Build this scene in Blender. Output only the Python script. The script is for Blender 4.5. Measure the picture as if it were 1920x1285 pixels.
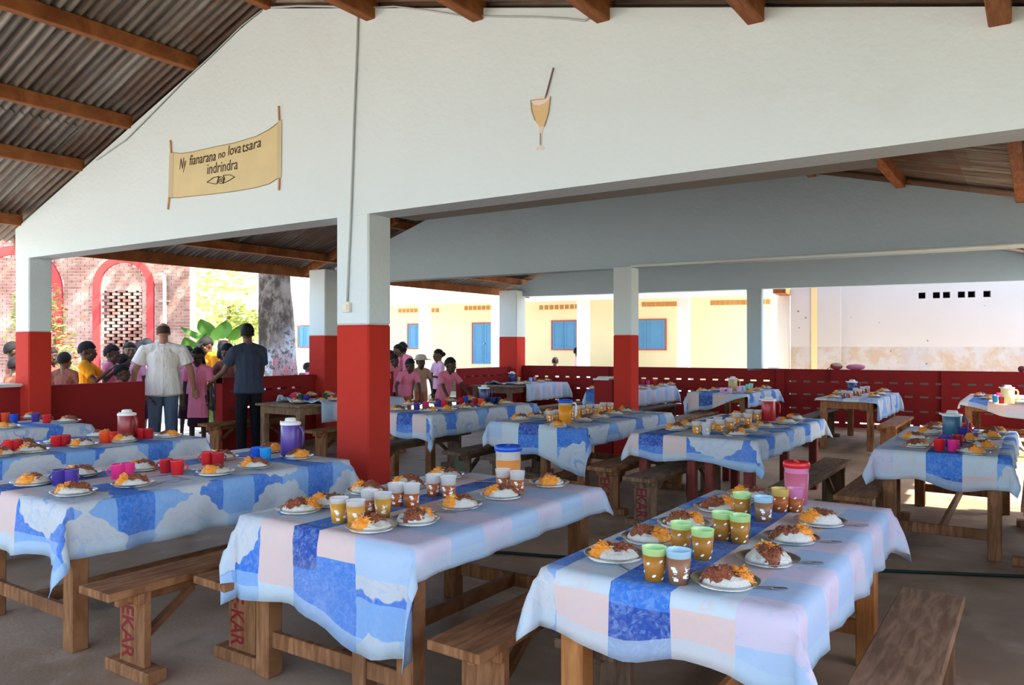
import bpy, bmesh, math, random
from math import sin, cos, pi, sqrt, atan2, radians, hypot, floor
from mathutils import Vector, Matrix, noise
random.seed(7)
SC = bpy.context.scene
COL = SC.collection
for o in list(bpy.data.objects): bpy.data.objects.remove(o)

# ------------------------------------------------------------------ camera, sky, sun, exposure
FPX, EYE, YAW = 1464.0, 1.45, radians(34)
cam = bpy.data.cameras.new('camera'); camo = bpy.data.objects.new('camera', cam); COL.objects.link(camo)
cam.sensor_width = 36; cam.lens = 36*FPX/1920; cam.clip_end = 300
camo.location = (0, 0, EYE); camo.rotation_euler = (radians(90.215), 0, YAW)
SC.camera = camo
world = bpy.data.worlds.new('world'); SC.world = world; world.use_nodes = True
nt = world.node_tree; bg = nt.nodes['Background']
sky = nt.nodes.new('ShaderNodeTexSky'); sky.sky_type = 'NISHITA'; sky.sun_disc = False
SUN = Vector((.60, .16, .78)).normalized()
sky.sun_elevation = math.asin(SUN.z); sky.sun_rotation = atan2(SUN.x, SUN.y)
sky.air_density = 1.0; sky.dust_density = 1.2; sky.ozone_density = 1.0
nt.links.new(sky.outputs[0], bg.inputs[0]); bg.inputs[1].default_value = .30
sl = bpy.data.lights.new('sun', 'SUN'); sl.energy = 6.6; sl.angle = radians(.6); sl.color = (1, .94, .84)
so = bpy.data.objects.new('sun', sl); COL.objects.link(so)
so.rotation_euler = SUN.to_track_quat('Z', 'Y').to_euler()
SC.view_settings.view_transform = 'Standard'; SC.view_settings.look = 'None'
SC.view_settings.gamma = 1; SC.view_settings.use_curve_mapping = False
SC.view_settings.exposure = 1.85
SC.cycles.use_denoising = True
SC.cycles.max_bounces = 9; SC.cycles.diffuse_bounces = 6; SC.cycles.transparent_max_bounces = 12
SC.cycles.sample_clamp_indirect = 8

# ------------------------------------------------------------------ geometry of the place (building axes: X along the gable, Y into the hall)
CT, ST = cos(YAW), sin(YAW)
def ray(px): u = (px-960)/FPX; return (u*CT-ST, u*ST+CT)     # per unit of depth
def onZ(px, py, z):
    d = FPX*(EYE-z)/(py-648); r = ray(px); return Vector((r[0]*d, r[1]*d, z))
def atD(px, py, d): r = ray(px); return Vector((r[0]*d, r[1]*d, EYE-(py-648)/FPX*d))
def onPlane(px, py, p, t):                                   # vertical plane through p along t
    r = ray(px); n = (-t[1], t[0]); d = (p[0]*n[0]+p[1]*n[1])/(r[0]*n[0]+r[1]*n[1])
    return Vector((r[0]*d, r[1]*d, EYE-(py-648)/FPX*d))
def onY(px, py, y): return onPlane(px, py, (0, y), (1, 0))
RX = -5.16
def roofz(x): return 4.16+.339*(x-RX) if x < RX else 4.16-.24*(x-RX)

# ------------------------------------------------------------------ node expressions
class G:
    def __init__(s, name):
        s.m = bpy.data.materials.new(name); s.m.use_nodes = True; s.t = s.m.node_tree
        s.b = s.t.nodes['Principled BSDF']; s.out = s.t.nodes['Material Output']
    def n(s, ty, **k):
        x = s.t.nodes.new(ty)
        for a, v in k.items(): setattr(x, a, v)
        return x
    def put(s, sock, v):
        if isinstance(v, X): s.t.links.new(v.s, sock)
        elif isinstance(v, (tuple, list)) and len(v) == 3 and sock.type == 'RGBA': sock.default_value = (*v, 1)
        else: sock.default_value = v
    def math(s, op, a, b=0, c=0):
        x = s.n('ShaderNodeMath', operation=op)
        for i, v in enumerate((a, b, c)): s.put(x.inputs[i], v)
        return X(s, x.outputs[0])
    def coord(s, w='Object'): return X(s, s.n('ShaderNodeTexCoord').outputs[w])
    def pos(s): return X(s, s.n('ShaderNodeNewGeometry').outputs['Position'])
    def rand(s): return X(s, s.n('ShaderNodeObjectInfo').outputs['Random'])
    def sep(s, v):
        x = s.n('ShaderNodeSeparateXYZ'); s.put(x.inputs[0], v); return [X(s, o) for o in x.outputs]
    def comb(s, a, b, c=0):
        x = s.n('ShaderNodeCombineXYZ')
        for i, v in enumerate((a, b, c)): s.put(x.inputs[i], v)
        return X(s, x.outputs[0])
    def scale(s, v, k):
        x = s.n('ShaderNodeVectorMath', operation='MULTIPLY'); s.put(x.inputs[0], v); x.inputs[1].default_value = k; return X(s, x.outputs[0])
    def noise(s, v, sc=5, det=2, rough=.5, dist=0):
        x = s.n('ShaderNodeTexNoise'); s.put(x.inputs['Vector'], v); x.inputs['Scale'].default_value = sc
        x.inputs['Detail'].default_value = det; x.inputs['Roughness'].default_value = rough; x.inputs['Distortion'].default_value = dist
        return X(s, x.outputs[0])
    def voro(s, v, sc=5, feat='F1', rnd=1):
        x = s.n('ShaderNodeTexVoronoi', feature=feat); s.put(x.inputs['Vector'], v); x.inputs['Scale'].default_value = sc
        x.inputs['Randomness'].default_value = rnd; return X(s, x.outputs['Distance'])
    def mix(s, f, a, b):
        x = s.n('ShaderNodeMix', data_type='RGBA'); s.put(x.inputs[0], f); s.put(x.inputs[6], a); s.put(x.inputs[7], b); return X(s, x.outputs[2])
    def step(s, v, a, b):
        x = s.n('ShaderNodeMapRange', interpolation_type='SMOOTHSTEP'); s.put(x.inputs[0], v); x.inputs[1].default_value = a; x.inputs[2].default_value = b; return X(s, x.outputs[0])
    def bump(s, h, dist=.01, st=1):
        x = s.n('ShaderNodeBump'); x.inputs['Strength'].default_value = st; x.inputs['Distance'].default_value = dist
        s.put(x.inputs['Height'], h); s.t.links.new(x.outputs[0], s.b.inputs['Normal'])
    def done(s, col, rough=.7, metal=0, spec=.3):
        s.put(s.b.inputs['Base Color'], col); s.put(s.b.inputs['Roughness'], rough); s.b.inputs['Metallic'].default_value = metal
        s.b.inputs['Specular IOR Level'].default_value = spec; return s.m
class X:
    def __init__(s, g, sock): s.g, s.s = g, sock
    def __add__(s, o): return s.g.math('ADD', s, o)
    def __radd__(s, o): return s.g.math('ADD', s, o)
    def __sub__(s, o): return s.g.math('SUBTRACT', s, o)
    def __rsub__(s, o): return s.g.math('SUBTRACT', o, s)
    def __mul__(s, o): return s.g.math('MULTIPLY', s, o)
    def __rmul__(s, o): return s.g.math('MULTIPLY', s, o)
    def __truediv__(s, o): return s.g.math('DIVIDE', s, o)
    def __lt__(s, o): return s.g.math('LESS_THAN', s, o)
    def __gt__(s, o): return s.g.math('GREATER_THAN', s, o)
    def __mod__(s, o): return s.g.math('FLOORED_MODULO', s, o)
    def fl(s): return s.g.math('FLOOR', s)
    def ab(s): return s.g.math('ABSOLUTE', s)
    def sn(s): return s.g.math('SINE', s)
    def sq(s): return s.g.math('SQRT', s)

def plain(name, col, rough=.6, metal=0, var=.0, spec=.3, sc=8):
    g = G(name)
    if var:
        f = g.noise(g.coord(), sc, 3)
        c = g.mix(f, tuple(x*(1-var) for x in col), tuple(min(1, x*(1+var)) for x in col))
    else: c = col
    return g.done(c, rough, metal, spec)

def wood(name, a, b, rough=.65):
    g = G(name); c = g.coord(); p = g.scale(c, (14, 14, 1.6)); r = g.rand()
    n1 = g.noise(g.scale(c, (22, 3, 3)), 1.6, 4, .6, .6); n2 = g.noise(c, 3, 3); 
    col = g.mix(g.step(n1, .3, .72), a, b); col = g.mix(g.step(n2, .45, .8)*.55, col, tuple(x*.45 for x in a))
    col = g.mix(r*.35, col, tuple(x*.6 for x in b)); g.bump(n1, .003, .5)
    return g.done(col, max(rough, .62), 0, .14)

def plaster(name, col, amt=.06, dirt=(.5, .46, .4), dk=.25):
    g = G(name); p = g.pos(); f = g.noise(p, 1.3, 4, .6); h = g.noise(p, 26, 3); h2 = g.noise(p, 5, 2)
    c = g.mix(f, tuple(x*(1-amt) for x in col), tuple(min(1, x*(1+amt)) for x in col))
    c = g.mix(g.step(g.noise(p, .8, 5, .7), .6, .8)*dk, c, dirt); g.bump(h+h2*1.5, .012, .35)
    return g.done(c, .8, 0, .10)

M = {}
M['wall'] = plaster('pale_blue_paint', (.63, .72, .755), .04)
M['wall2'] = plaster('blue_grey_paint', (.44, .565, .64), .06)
M['red'] = plaster('shaded_red_paint', (.235, .017, .016), .12, (.14, .015, .015), .4)  # the columns' red made darker: shade on the low walls is in the colour
M['redlit'] = plaster('lit_red_paint', (.46, .034, .022), .12, (.25, .02, .02), .3)  # brighter copy of the same red: light on the columns is in the colour
M['conc'] = plaster('raw_concrete', (.30, .29, .26), .12)
M['wood'] = wood('brown_wood', (.17, .062, .022), (.37, .165, .068))
M['woodg'] = wood('grey_brown_wood', (.13, .068, .036), (.31, .18, .10))
M['wooddk'] = wood('dark_wood', (.09, .05, .03), (.2, .115, .07))
M['pine'] = wood('orange_pine', (.33, .115, .03), (.56, .235, .075))
M['redwood'] = wood('red_painted_wood', (.13, .025, .018), (.25, .05, .032), .45)
M['beam'] = wood('roof_timber', (.22, .07, .024), (.44, .165, .058))
def floor_mat():
    g = G('worn_concrete_floor'); p = g.pos(); a = g.noise(p, .7, 5, .62); b = g.noise(p, 3.5, 5, .65); c = g.noise(p, 40, 2)
    col = g.mix(g.step(a, .35, .68), (.27, .17, .095), (.47, .315, .20)); col = g.mix(g.step(b, .5, .75)*.7, col, (.50, .38, .28))
    col = g.mix(g.step(g.noise(p, 1.9, 3), .62, .75)*.65, col, (.075, .06, .05)); g.bump(c+b*2, .004, .4)
    return g.done(col, g.step(a, .2, .9)*.25+.48, 0, .22)
M['floor'] = floor_mat()
def ground_mat():
    g = G('sunlit_sandy_ground'); p = g.pos(); a = g.noise(p, .5, 5)
    return g.done(g.mix(a, (.62, .53, .41), (.74, .65, .52)), .95)
M['ground'] = ground_mat()
def roof_mat():
    g = G('rusty_corrugated_iron'); c = g.pos(); r = g.rand(); a = g.noise(g.scale(c, (.35, 9, .35)), 1.8, 4, .7); b = g.noise(c, 2.2, 4, .7)
    col = g.mix(g.step(a, .35, .7), (.13, .115, .095), (.40, .38, .33)); col = g.mix(g.step(b+r*.35, .55, .95), col, (.21, .105, .052))
    col = g.mix(r*.45, col, (.12, .10, .085))
    return g.done(col, .5, .35, .4)
M['iron'] = roof_mat()
M['white'] = plain('white_plastic', (.80, .79, .76), .35)
M['steel'] = plain('stainless_steel', (.44, .43, .42), .3, 1)
def rice_mat():
    g = G('boiled_rice'); p = g.coord(); v = g.voro(p, 190); g.bump(v, .003, .5)
    return g.done(g.mix(v, (.74, .69, .60), (.62, .57, .48)), .6)
M['rice'] = rice_mat()
def sauce_mat():
    g = G('meat_sauce'); p = g.coord(); v = g.noise(p, 130, 3); g.bump(v, .004, .8)
    return g.done(g.mix(g.step(v, .35, .65), (.17, .042, .018), (.34, .10, .045)), .38, 0, .5)
M['sauce'] = sauce_mat()
def carrot_mat():
    g = G('grated_carrot_salad'); p = g.coord(); v = g.noise(p, 90, 2); r = g.noise(p, 38, 1)
    c = g.mix(v, (.78, .20, .02), (.93, .42, .05)); c = g.mix(g.step(r, .62, .7), c, (.80, .72, .25)); g.bump(v, .003, .7)
    return g.done(c, .5, 0, .4)
M['carrot'] = carrot_mat()
M['print'] = plain('white_print', (.85, .84, .82), .5)
M['redink'] = plain('red_lettering_paint', (.20, .012, .014), .6)
M['greenink'] = plain('green_lettering_paint', (.03, .10, .06), .6)
M['ink'] = plain('dark_brown_lettering', (.035, .022, .012), .7)
M['scroll'] = plain('painted_parchment', (.62, .52, .30), .8, var=.12, sc=5)
M['scroll2'] = plain('painted_parchment_roll', (.52, .45, .29), .8, var=.1)
M['stick'] = plain('painted_stick', (.60, .33, .17), .8, var=.15)
M['cable'] = plain('grey_blue_cable', (.42, .46, .46), .6)
M['socket'] = plain('cream_socket_plastic', (.72, .68, .58), .4)
M['paper'] = plain('paper', (.74, .74, .72), .8)

def shell(name, tint, opac=.4, rough=.25):
    g = G(name); tr = g.n('ShaderNodeBsdfTransparent'); tr.inputs[0].default_value = (*[.6+.4*x for x in tint], 1)
    g.done(tint, rough, 0, .5); mx = g.n('ShaderNodeMixShader'); mx.inputs[0].default_value = opac
    g.t.links.new(tr.outputs[0], mx.inputs[1]); g.t.links.new(g.b.outputs[0], mx.inputs[2]); g.t.links.new(mx.outputs[0], g.out.inputs[0])
    return g.m
M['sh_clear'] = shell('frosted_clear_plastic', (.86, .84, .82), .42)
M['sh_green'] = shell('green_clear_plastic', (.66, .92, .40), .62)
M['sh_blue'] = shell('blue_clear_plastic', (.55, .80, .92), .62)
M['sh_yellow'] = shell('yellow_clear_plastic', (.88, .66, .18), .62)
M['sh_pink'] = shell('pink_clear_plastic', (.90, .32, .55), .62)
def juice(n, c): return plain(n, c, .35, 0, .06, .25)
M['j_brown'] = juice('tamarind_juice', (.38, .155, .02)); M['j_amber'] = juice('amber_juice', (.56, .26, .035))
M['j_tea'] = juice('red_tea', (.42, .10, .02)); M['j_orange'] = juice('orange_juice', (.74, .27, .015))
M['j_cocoa'] = juice('cocoa_juice', (.26, .12, .06)); M['j_pink'] = juice('pink_juice', (.50, .11, .17)); M['j_peach'] = juice('peach_juice', (.66, .24, .055))
for n, c in dict(red=(.62, .016, .02), orange=(.78, .07, .012), pink=(.72, .03, .20), purple=(.085, .04, .26), blue=(.01, .08, .50), sky=(.02, .27, .62), green=(.01, .09, .05),
                 lpink=(.85, .42, .62), lblue=(.38, .65, .85), lgreen=(.62, .80, .45), mint=(.25, .65, .48), cream=(.85, .80, .55), violet=(.05, .03, .22), navy=(.025, .035, .13), tan=(.50, .37, .17), ivory=(.78, .68, .34), teal=(.035, .12, .20), crimson=(.42, .012, .018), maroon=(.27, .02, .02)).items():
    M['p_'+n] = plain(n+'_plastic', c, .32, 0, .04, .45)

DARK, MID, LIGHT, PALE, PEACH, LILAC, ROSE, CYAN = (.028, .085, .40), (.05, .21, .68), (.24, .45, .78), (.66, .74, .78), (.82, .62, .56), (.72, .63, .73), (.66, .67, .68), (.58, .72, .78)
def cloth_mat(name, uc, left, right, vs=0., rot=False, half=.11, nearmid=False):
    """patchwork print: a column of dark and mid blue squares, peach and pale squares beside it, outer columns 'r' roses on blue, 'p' pale blue and lilac squares"""
    g = G(name); u, v, _ = g.sep(X(g, g.n('ShaderNodeUVMap', uv_map='print').outputs[0])); hem, _, _ = g.sep(X(g, g.n('ShaderNodeUVMap', uv_map='hem').outputs[0]))
    if rot: u, v = v, u
    uv = g.comb(u, v); v = v+vs
    wob = (g.noise(uv, 9, 2)-.5)*.05
    u2 = u-uc; a = u2.ab()
    alt = lambda p, k=0.: (((v+k)/p).fl() % 2) > .5
    fine = g.noise(uv, 34, 3, .6, 1.2)
    swirl = g.step((g.noise(uv, 11, 2, .5, 2.5)*22).sn(), .55, .8)
    cen = g.mix(alt(.21), DARK, MID); cen = g.mix(swirl*.35, cen, LIGHT)
    bb = g.mix(alt(.33, .1), PEACH, PALE); bb = g.mix(g.step(g.noise(uv, 6, 3, .6, 1), .55, .62)*.35, bb, PEACH); bb = g.mix(g.step((g.noise(uv, 6, 3, .55, 2.2)*26).sn(), .6, .95)*.3, bb, (.86, .55, .48))
    def outer(kind, du):
        if kind == 'p':
            c = g.mix(alt(.21, .05), (.48, .62, .80), LILAC); return g.mix(g.step(g.noise(uv, 10, 3, .6, 2), .58, .66)*.5, c, (.40, .55, .80))
        c = g.mix(alt(.2, .07), MID, LIGHT)
        rv = (((v+.13)/.58) % 1.0 - .5)*.58; ru = ((du+.03) % .50)-.25
        d = (rv*rv+ru*ru*.85).sq(); dd = d+(g.noise(uv, 13, 1)-.5)*.10
        c = g.mix(g.step(dd, .225, .218), c, ROSE)
        ring = g.step((dd*70+g.noise(uv, 8, 2)*9).sn(), .35, .8)*g.step(d, .17, .05)
        c = g.mix(ring*.8, c, (.25, .40, .72)); lines = g.step((g.noise(uv, 7, 3, .6, 1.8)*34).sn(), .72, .95)*g.step(dd, .23, .2); return g.mix(lines*.4, c, (.42, .52, .70))
    ol, orr = outer(left, a-half-.22), outer(right, a-half-.22)
    out = g.mix(u2 > 0, ol, orr)
    if right == 'p' and left == 'r': out = g.mix((v < .02)*(u2 > 0), out, outer('r', a-half-.12))
    if nearmid: bb = g.mix((v < .06)*(u2 > 0), bb, g.mix(fine*.3, MID, LIGHT))
    col = g.mix(a+wob*.5 > half+.20, bb, out); col = g.mix(a > half, cen, col)
    col = g.mix((hem < .065)*.55, col, CYAN)
    col = g.mix(g.step(fine, .35, .75)*.22, col, (.60, .66, .74))
    col = g.mix(g.step(g.noise(uv, 2.2, 3), .4, .75)*.2, col, (.62, .62, .62))
    g.bump(g.noise(uv, 16, 3)+g.noise(uv, 5, 2)*2, .006, .6)
    m = g.done(col, .8, 0, .15)
    tl = g.n('ShaderNodeBsdfTranslucent'); g.put(tl.inputs[0], col); mx = g.n('ShaderNodeMixShader'); mx.inputs[0].default_value = .22
    g.t.links.new(g.b.outputs[0], mx.inputs[1]); g.t.links.new(tl.outputs[0], mx.inputs[2]); g.t.links.new(mx.outputs[0], g.out.inputs[0])
    return m

# ------------------------------------------------------------------ mesh builder
class MB:
    def __init__(s): s.v, s.f, s.mi, s.sm, s.uv = [], [], [], [], {}
    def face(s, ids, m=0, smooth=False): s.f.append(ids); s.mi.append(m); s.sm.append(smooth)
    def add(s, vs, fs, m=0, smooth=False):
        b = len(s.v); s.v += [tuple(x) for x in vs]
        for f in fs: s.face([b+i for i in f], m, smooth)
        return b
    def box(s, lo, hi, m=0, mat=None):
        x0, y0, z0 = lo; x1, y1, z1 = hi
        vs = [Vector(p) for p in ((x0,y0,z0),(x1,y0,z0),(x1,y1,z0),(x0,y1,z0),(x0,y0,z1),(x1,y0,z1),(x1,y1,z1),(x0,y1,z1))]
        if mat: vs = [mat @ p for p in vs]
        s.add(vs, [(0,3,2,1),(4,5,6,7),(0,1,5,4),(1,2,6,5),(2,3,7,6),(3,0,4,7)], m); return s
    def bar(s, p, q, w, h, m=0, up=(0, 0, 1)):
        p, q = Vector(p), Vector(q); d = (q-p); L = d.length; d.normalize(); up = Vector(up)
        x = d.cross(up)
        if x.length < 1e-4: x = Vector((1, 0, 0))
        x.normalize(); z = x.cross(d)
        R = Matrix((x, d, z)).transposed().to_4x4(); R.translation = p
        return s.box((-w/2, 0, -h/2), (w/2, L, h/2), m, R)
    def lathe(s, prof, n=20, c=(0, 0, 0), m=0, smooth=True, sx=1, sy=1, rib=0, capb=True, capt=True):
        vs, fs = [], []
        for r, z in prof:
            for k in range(n):
                a = 2*pi*k/n; rr = r+(rib if k % 2 else 0); vs.append((c[0]+rr*cos(a)*sx, c[1]+rr*sin(a)*sy, c[2]+z))
        for i in range(len(prof)-1):
            for k in range(n): fs.append((i*n+k, i*n+(k+1) % n, (i+1)*n+(k+1) % n, (i+1)*n+k))
        if capb: fs.append(tuple(range(n))[::-1])
        if capt: fs.append(tuple((len(prof)-1)*n+k for k in range(n)))
        s.add(vs, fs, m, smooth); return s
    def tube(s, pts, r, n=8, m=0, smooth=True):
        pts = [Vector(p) for p in pts]; vs, fs = [], []
        for i, p in enumerate(pts):
            d = (pts[min(i+1, len(pts)-1)]-pts[max(i-1, 0)]).normalized(); a = Vector((0, 0, 1)) if abs(d.z) < .9 else Vector((1, 0, 0))
            x = d.cross(a).normalized(); y = x.cross(d); rr = r[i] if isinstance(r, (list, tuple)) else r
            for k in range(n): vs.append(p+x*rr*cos(2*pi*k/n)+y*rr*sin(2*pi*k/n))
        for i in range(len(pts)-1):
            for k in range(n): fs.append((i*n+k, i*n+(k+1) % n, (i+1)*n+(k+1) % n, (i+1)*n+k))
        fs.append(tuple(range(n))[::-1]); fs.append(tuple((len(pts)-1)*n+k for k in range(n)))
        s.add(vs, fs, m, smooth); return s
    def ball(s, c, r, n=10, k=6, m=0, R=None, fn=None):
        c = Vector(c); r = (r, r, r) if not isinstance(r, (tuple, list)) else r; vs, fs = [], []
        for i in range(k+1):
            t = pi*i/k
            for j in range(n):
                a = 2*pi*j/n; d = Vector((sin(t)*cos(a), sin(t)*sin(a), cos(t))); q = fn(d) if fn else 1
                p = Vector((d.x*r[0]*q, d.y*r[1]*q, d.z*r[2]*q))
                vs.append(c+(R @ p if R else p))
        for i in range(k):
            for j in range(n): fs.append((i*n+j, (i+1)*n+j, (i+1)*n+(j+1) % n, i*n+(j+1) % n))
        s.add(vs, fs, m, True); return s
    def poly(s, pts, ext, m=0):            # planar polygon extruded by a vector
        n = len(pts); e = Vector(ext); a = [Vector(p) for p in pts]; b = [p+e for p in a]
        s.add(a+b, [tuple(range(n))[::-1], tuple(range(n, 2*n))]+[(i, (i+1) % n, n+(i+1) % n, n+i) for i in range(n)], m); return s
    def mesh(s, name, mats):
        me = bpy.data.meshes.new(name); me.from_pydata(s.v, [], s.f)
        for m in (mats if isinstance(mats, (list, tuple)) else [mats]): me.materials.append(m)
        me.polygons.foreach_set('material_index', s.mi); me.polygons.foreach_set('use_smooth', s.sm)
        for nm, d in s.uv.items():
            l = me.uv_layers.new(name=nm)
            for lp in me.loops: l.data[lp.index].uv = d[lp.vertex_index]
        me.update(); return me
    def build(s, name, mats, parent=None, loc=(0, 0, 0), rot=(0, 0, 0), bev=0, fixn=False):
        me = s.mesh(name, mats)
        if fixn:
            bm = bmesh.new(); bm.from_mesh(me); bmesh.ops.recalc_face_normals(bm, faces=bm.faces); bm.to_mesh(me); bm.free()
        return link(name, me, parent, loc, rot, bev)

def link(name, me, parent=None, loc=(0, 0, 0), rot=(0, 0, 0), bev=0):
    o = bpy.data.objects.new(name, me); COL.objects.link(o); o.location = loc; o.rotation_euler = rot
    if parent: o.parent = parent
    if bev:
        b = o.modifiers.new('edge', 'BEVEL'); b.width = bev; b.segments = 1; b.limit_method = 'ANGLE'
    return o
def tag(o, label=None, cat=None, group=None, kind=None):
    if label: o['label'] = label
    if cat: o['category'] = cat
    if group: o['group'] = group
    if kind: o['kind'] = kind
    return o
def thing(name, label, cat, loc=(0, 0, 0), rz=0, group=None):
    o = link(name, None, None, loc, (0, 0, rz)); o.empty_display_size = .1; return tag(o, label, cat, group)
def dup(root, loc, rz=0, label=None, group=None):
    r = root.copy(); COL.objects.link(r); r.location = loc; r.rotation_euler = (0, 0, rz)
    if label: r['label'] = label
    if group: r['group'] = group
    def rec(a, b):
        for ch in list(a.children):
            c = ch.copy(); COL.objects.link(c); c.parent = b; rec(ch, c)
    rec(root, r); return r
def struct(o): o['kind'] = 'structure'; return o

# ------------------------------------------------------------------ the hall: floor, ground, walls, columns, parapets, roof
WL, YG = -9.37, 4.08                     # left wall line, gable plane
struct(MB().box((WL-.15, -6, -.25), (2.2, 15.6, 0)).build('floor', M['floor']))
struct(MB().box((-70, -40, -.5), (45, 60, -.03)).build('ground', M['ground']))

def wall_on(name, p0, p1, th, prof, mat, holes=None):
    """vertical wall between two ground points; prof = [(distance along, z)...] outline"""
    p0, p1 = Vector((*p0, 0)), Vector((*p1, 0)); d = (p1-p0).normalized(); n = Vector((-d.y, d.x, 0))
    return struct(MB().poly([p0+d*s+Vector((0, 0, z)) for s, z in prof], n*th).build(name, mat, fixn=True))
# gable with the painted scroll
x1 = 2.2
wall_on('wall_center', (WL, YG), (x1, YG), .24, [(0, 2.40), (x1-WL, 2.40), (x1-WL, roofz(x1)), (RX-WL, roofz(RX)), (0, roofz(WL))], M['wall'])
struct(MB().box((-3.98, YG+.24, 2.41), (-.72, YG+.50, 2.62)).build('beam', M['conc']))
# second frame
A2, B2 = (WL, 8.80), (1.6, 9.36); L2 = hypot(B2[0]-A2[0], B2[1]-A2[1]); k2 = (B2[0]-A2[0])/L2
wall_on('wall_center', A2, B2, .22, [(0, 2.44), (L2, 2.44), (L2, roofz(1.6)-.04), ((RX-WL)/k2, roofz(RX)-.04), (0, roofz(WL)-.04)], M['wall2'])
# back frame
A3, B3 = (-9.5, 13.92), (1.7, 15.30); L3 = hypot(B3[0]-A3[0], B3[1]-A3[1]); k3 = (B3[0]-A3[0])/L3
D3 = Vector((B3[0]-A3[0], B3[1]-A3[1], 0))/L3
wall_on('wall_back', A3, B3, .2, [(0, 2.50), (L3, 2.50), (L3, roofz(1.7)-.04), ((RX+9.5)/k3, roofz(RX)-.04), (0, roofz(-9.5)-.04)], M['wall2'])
def column(x, y, w, d, top, red=1.6, rz=0, name='column'):
    b = MB()
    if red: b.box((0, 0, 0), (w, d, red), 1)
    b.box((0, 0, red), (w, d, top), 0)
    return struct(b.build(name, [M['wall'], M['redlit']], None, (x, y, 0), (0, 0, rz), .012))
column(-4.33, YG, .33, .24, 2.41)
column(WL, YG, .31, .24, 2.41)
column(WL-.02, 8.28, .36, .30, 2.62)
column(-4.52, 9.02, .25, .25, 2.46, 1.58, .05)
a3 = atan2(D3.y, D3.x)
column(-9.52, 13.62, .42, .42, 2.62, 1.63, a3)
struct(MB().box((0, 0, .98), (.27, .2, 2.52)).build('column', M['wall2'], None, tuple(Vector((*A3, 0))+D3*5.02+Vector((0, .0, 0))), (0, 0, a3), .01))
column(1.45, YG, .3, .24, 2.41); column(1.35, 15.1, .3, .3, 2.6)

struct(MB().box((2.3, -30, -.2), (30, 30, -.012)).build('unseen_dark_ground', plain('bounce_absorbing_ground', (.075, .095, .045), .95, var=.3, sc=1)))  # unseen dark ground, added to soak up warm bounce onto the gable
def parapet(name, p0, p1, th, h, rows, pitch=.235, sw=.13, sh=.034, pil=(), off=.12, cap=0):
    """low wall with rows of small slots pierced right through"""
    p0, p1 = Vector((*p0, 0)), Vector((*p1, 0)); d = (p1-p0); L = d.length; b = MB(); z = 0
    for zr in sorted(rows):
        b.box((0, 0, z), (L, th, zr)); s = 0
        k = off
        while k+sw < L-.06:
            b.box((s, 0, zr), (k, th, zr+sh)); s = k+sw; k += pitch
        b.box((s, 0, zr), (L, th, zr+sh)); z = zr+sh
    b.box((0, 0, z), (L, th, h))
    if cap: b.box((0, -cap, h-.07), (L, th+cap, h))
    for s0, w in pil: b.box((s0, -.05, 0), (s0+w, 0, h-.004))
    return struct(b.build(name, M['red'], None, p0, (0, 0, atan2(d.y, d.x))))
ROWS = (.06, .30, .55, .78)
parapet('wall_back', A3, B3, .12, 1.02, ROWS, pil=((0, .5), (2.15, .16), (5.55, .14), (8.2, .14)), off=.6)
# left side, seen from inside: solid, gap, pierced, column, pierced, gap, pierced
parapet('wall_left', (WL+.12, -5), (WL+.12, YG), .12, 1.0, ())
parapet('wall_left', (WL+.12, YG+.24), (WL+.12, 5.52), .12, 1.0, ())
parapet('wall_left', (WL+.14, 6.62), (WL+.14, 8.28), .14, 1.0, (.30, .56, .80), cap=.02, sw=.17, pitch=.27)
parapet('wall_left', (WL+.12, 8.58), (WL+.12, 10.05), .12, 1.0, (.30, .56, .80), sw=.17, pitch=.27)
parapet('wall_left', (WL+.12, 11.95), (WL+.12, 13.7), .12, 1.0, (.32, .58, .82), sw=.17, pitch=.27)
# right side behind the camera's right shoulder: open above a low wall, closed between the two inner frames
parapet('wall_right', (1.6, -5), (1.6, YG), .12, 1.0, ROWS)
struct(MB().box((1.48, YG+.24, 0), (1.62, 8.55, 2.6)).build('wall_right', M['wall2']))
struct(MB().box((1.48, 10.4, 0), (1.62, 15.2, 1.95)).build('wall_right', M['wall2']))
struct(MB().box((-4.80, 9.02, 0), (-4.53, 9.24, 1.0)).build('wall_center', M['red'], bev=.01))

roof = struct(link('ceiling', None))
def sheet(L):
    b = MB(); n = 84; W = .80; vs = []
    for j in range(2):
        for i in range(n+1): y = W*i/n; vs.append((j*L, y, .017*sin(2*pi*y/.0762)))
    b.add(vs, [(i, i+1, n+2+i, n+1+i) for i in range(n)], 0, True); return b.mesh('corrugated_sheet', M['iron'])
def slope(xs, y0, y1, dz):
    for a, c in zip(xs[:-1], xs[1:]):
        za, zc = roofz(a-.001 if a > RX else a), roofz(c)
        if a >= RX: za, zc = roofz(a+1e-4), roofz(c)
        else: za, zc = roofz(a), 4.16+.339*(c-RX)
        ang = atan2(zc-za, c-a); L = hypot(c-a, zc-za)+.1; me = sheet(L); y = y0
        while y < y1:
            o = link('corrugated_sheet', me, roof, (a, y, za+dz+random.uniform(0, .006)), (0, -ang, random.uniform(-.004, .004))); y += .762
slope([-9.95, -7.55, RX], -2.3, 15.4, .125)
slope([RX, -2.9, -.6, 1.95], -2.3, 8.3, .055)
slope([RX, -2.9, -.6, .93], 8.368, 15.4, .055)
MB().poly([(RX-.35, -2.3, 4.16-.35*.339+.165), (RX, -2.3, 4.335), (RX+.4, -2.3, 4.16-.4*.24+.11), (RX+.4, -2.3, 4.16-.4*.24+.114), (RX, -2.3, 4.345), (RX-.35, -2.3, 4.16-.35*.339+.17)], (0, 17.7, 0)).build('ridge_cap', M['iron'], roof, fixn=True)
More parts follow.
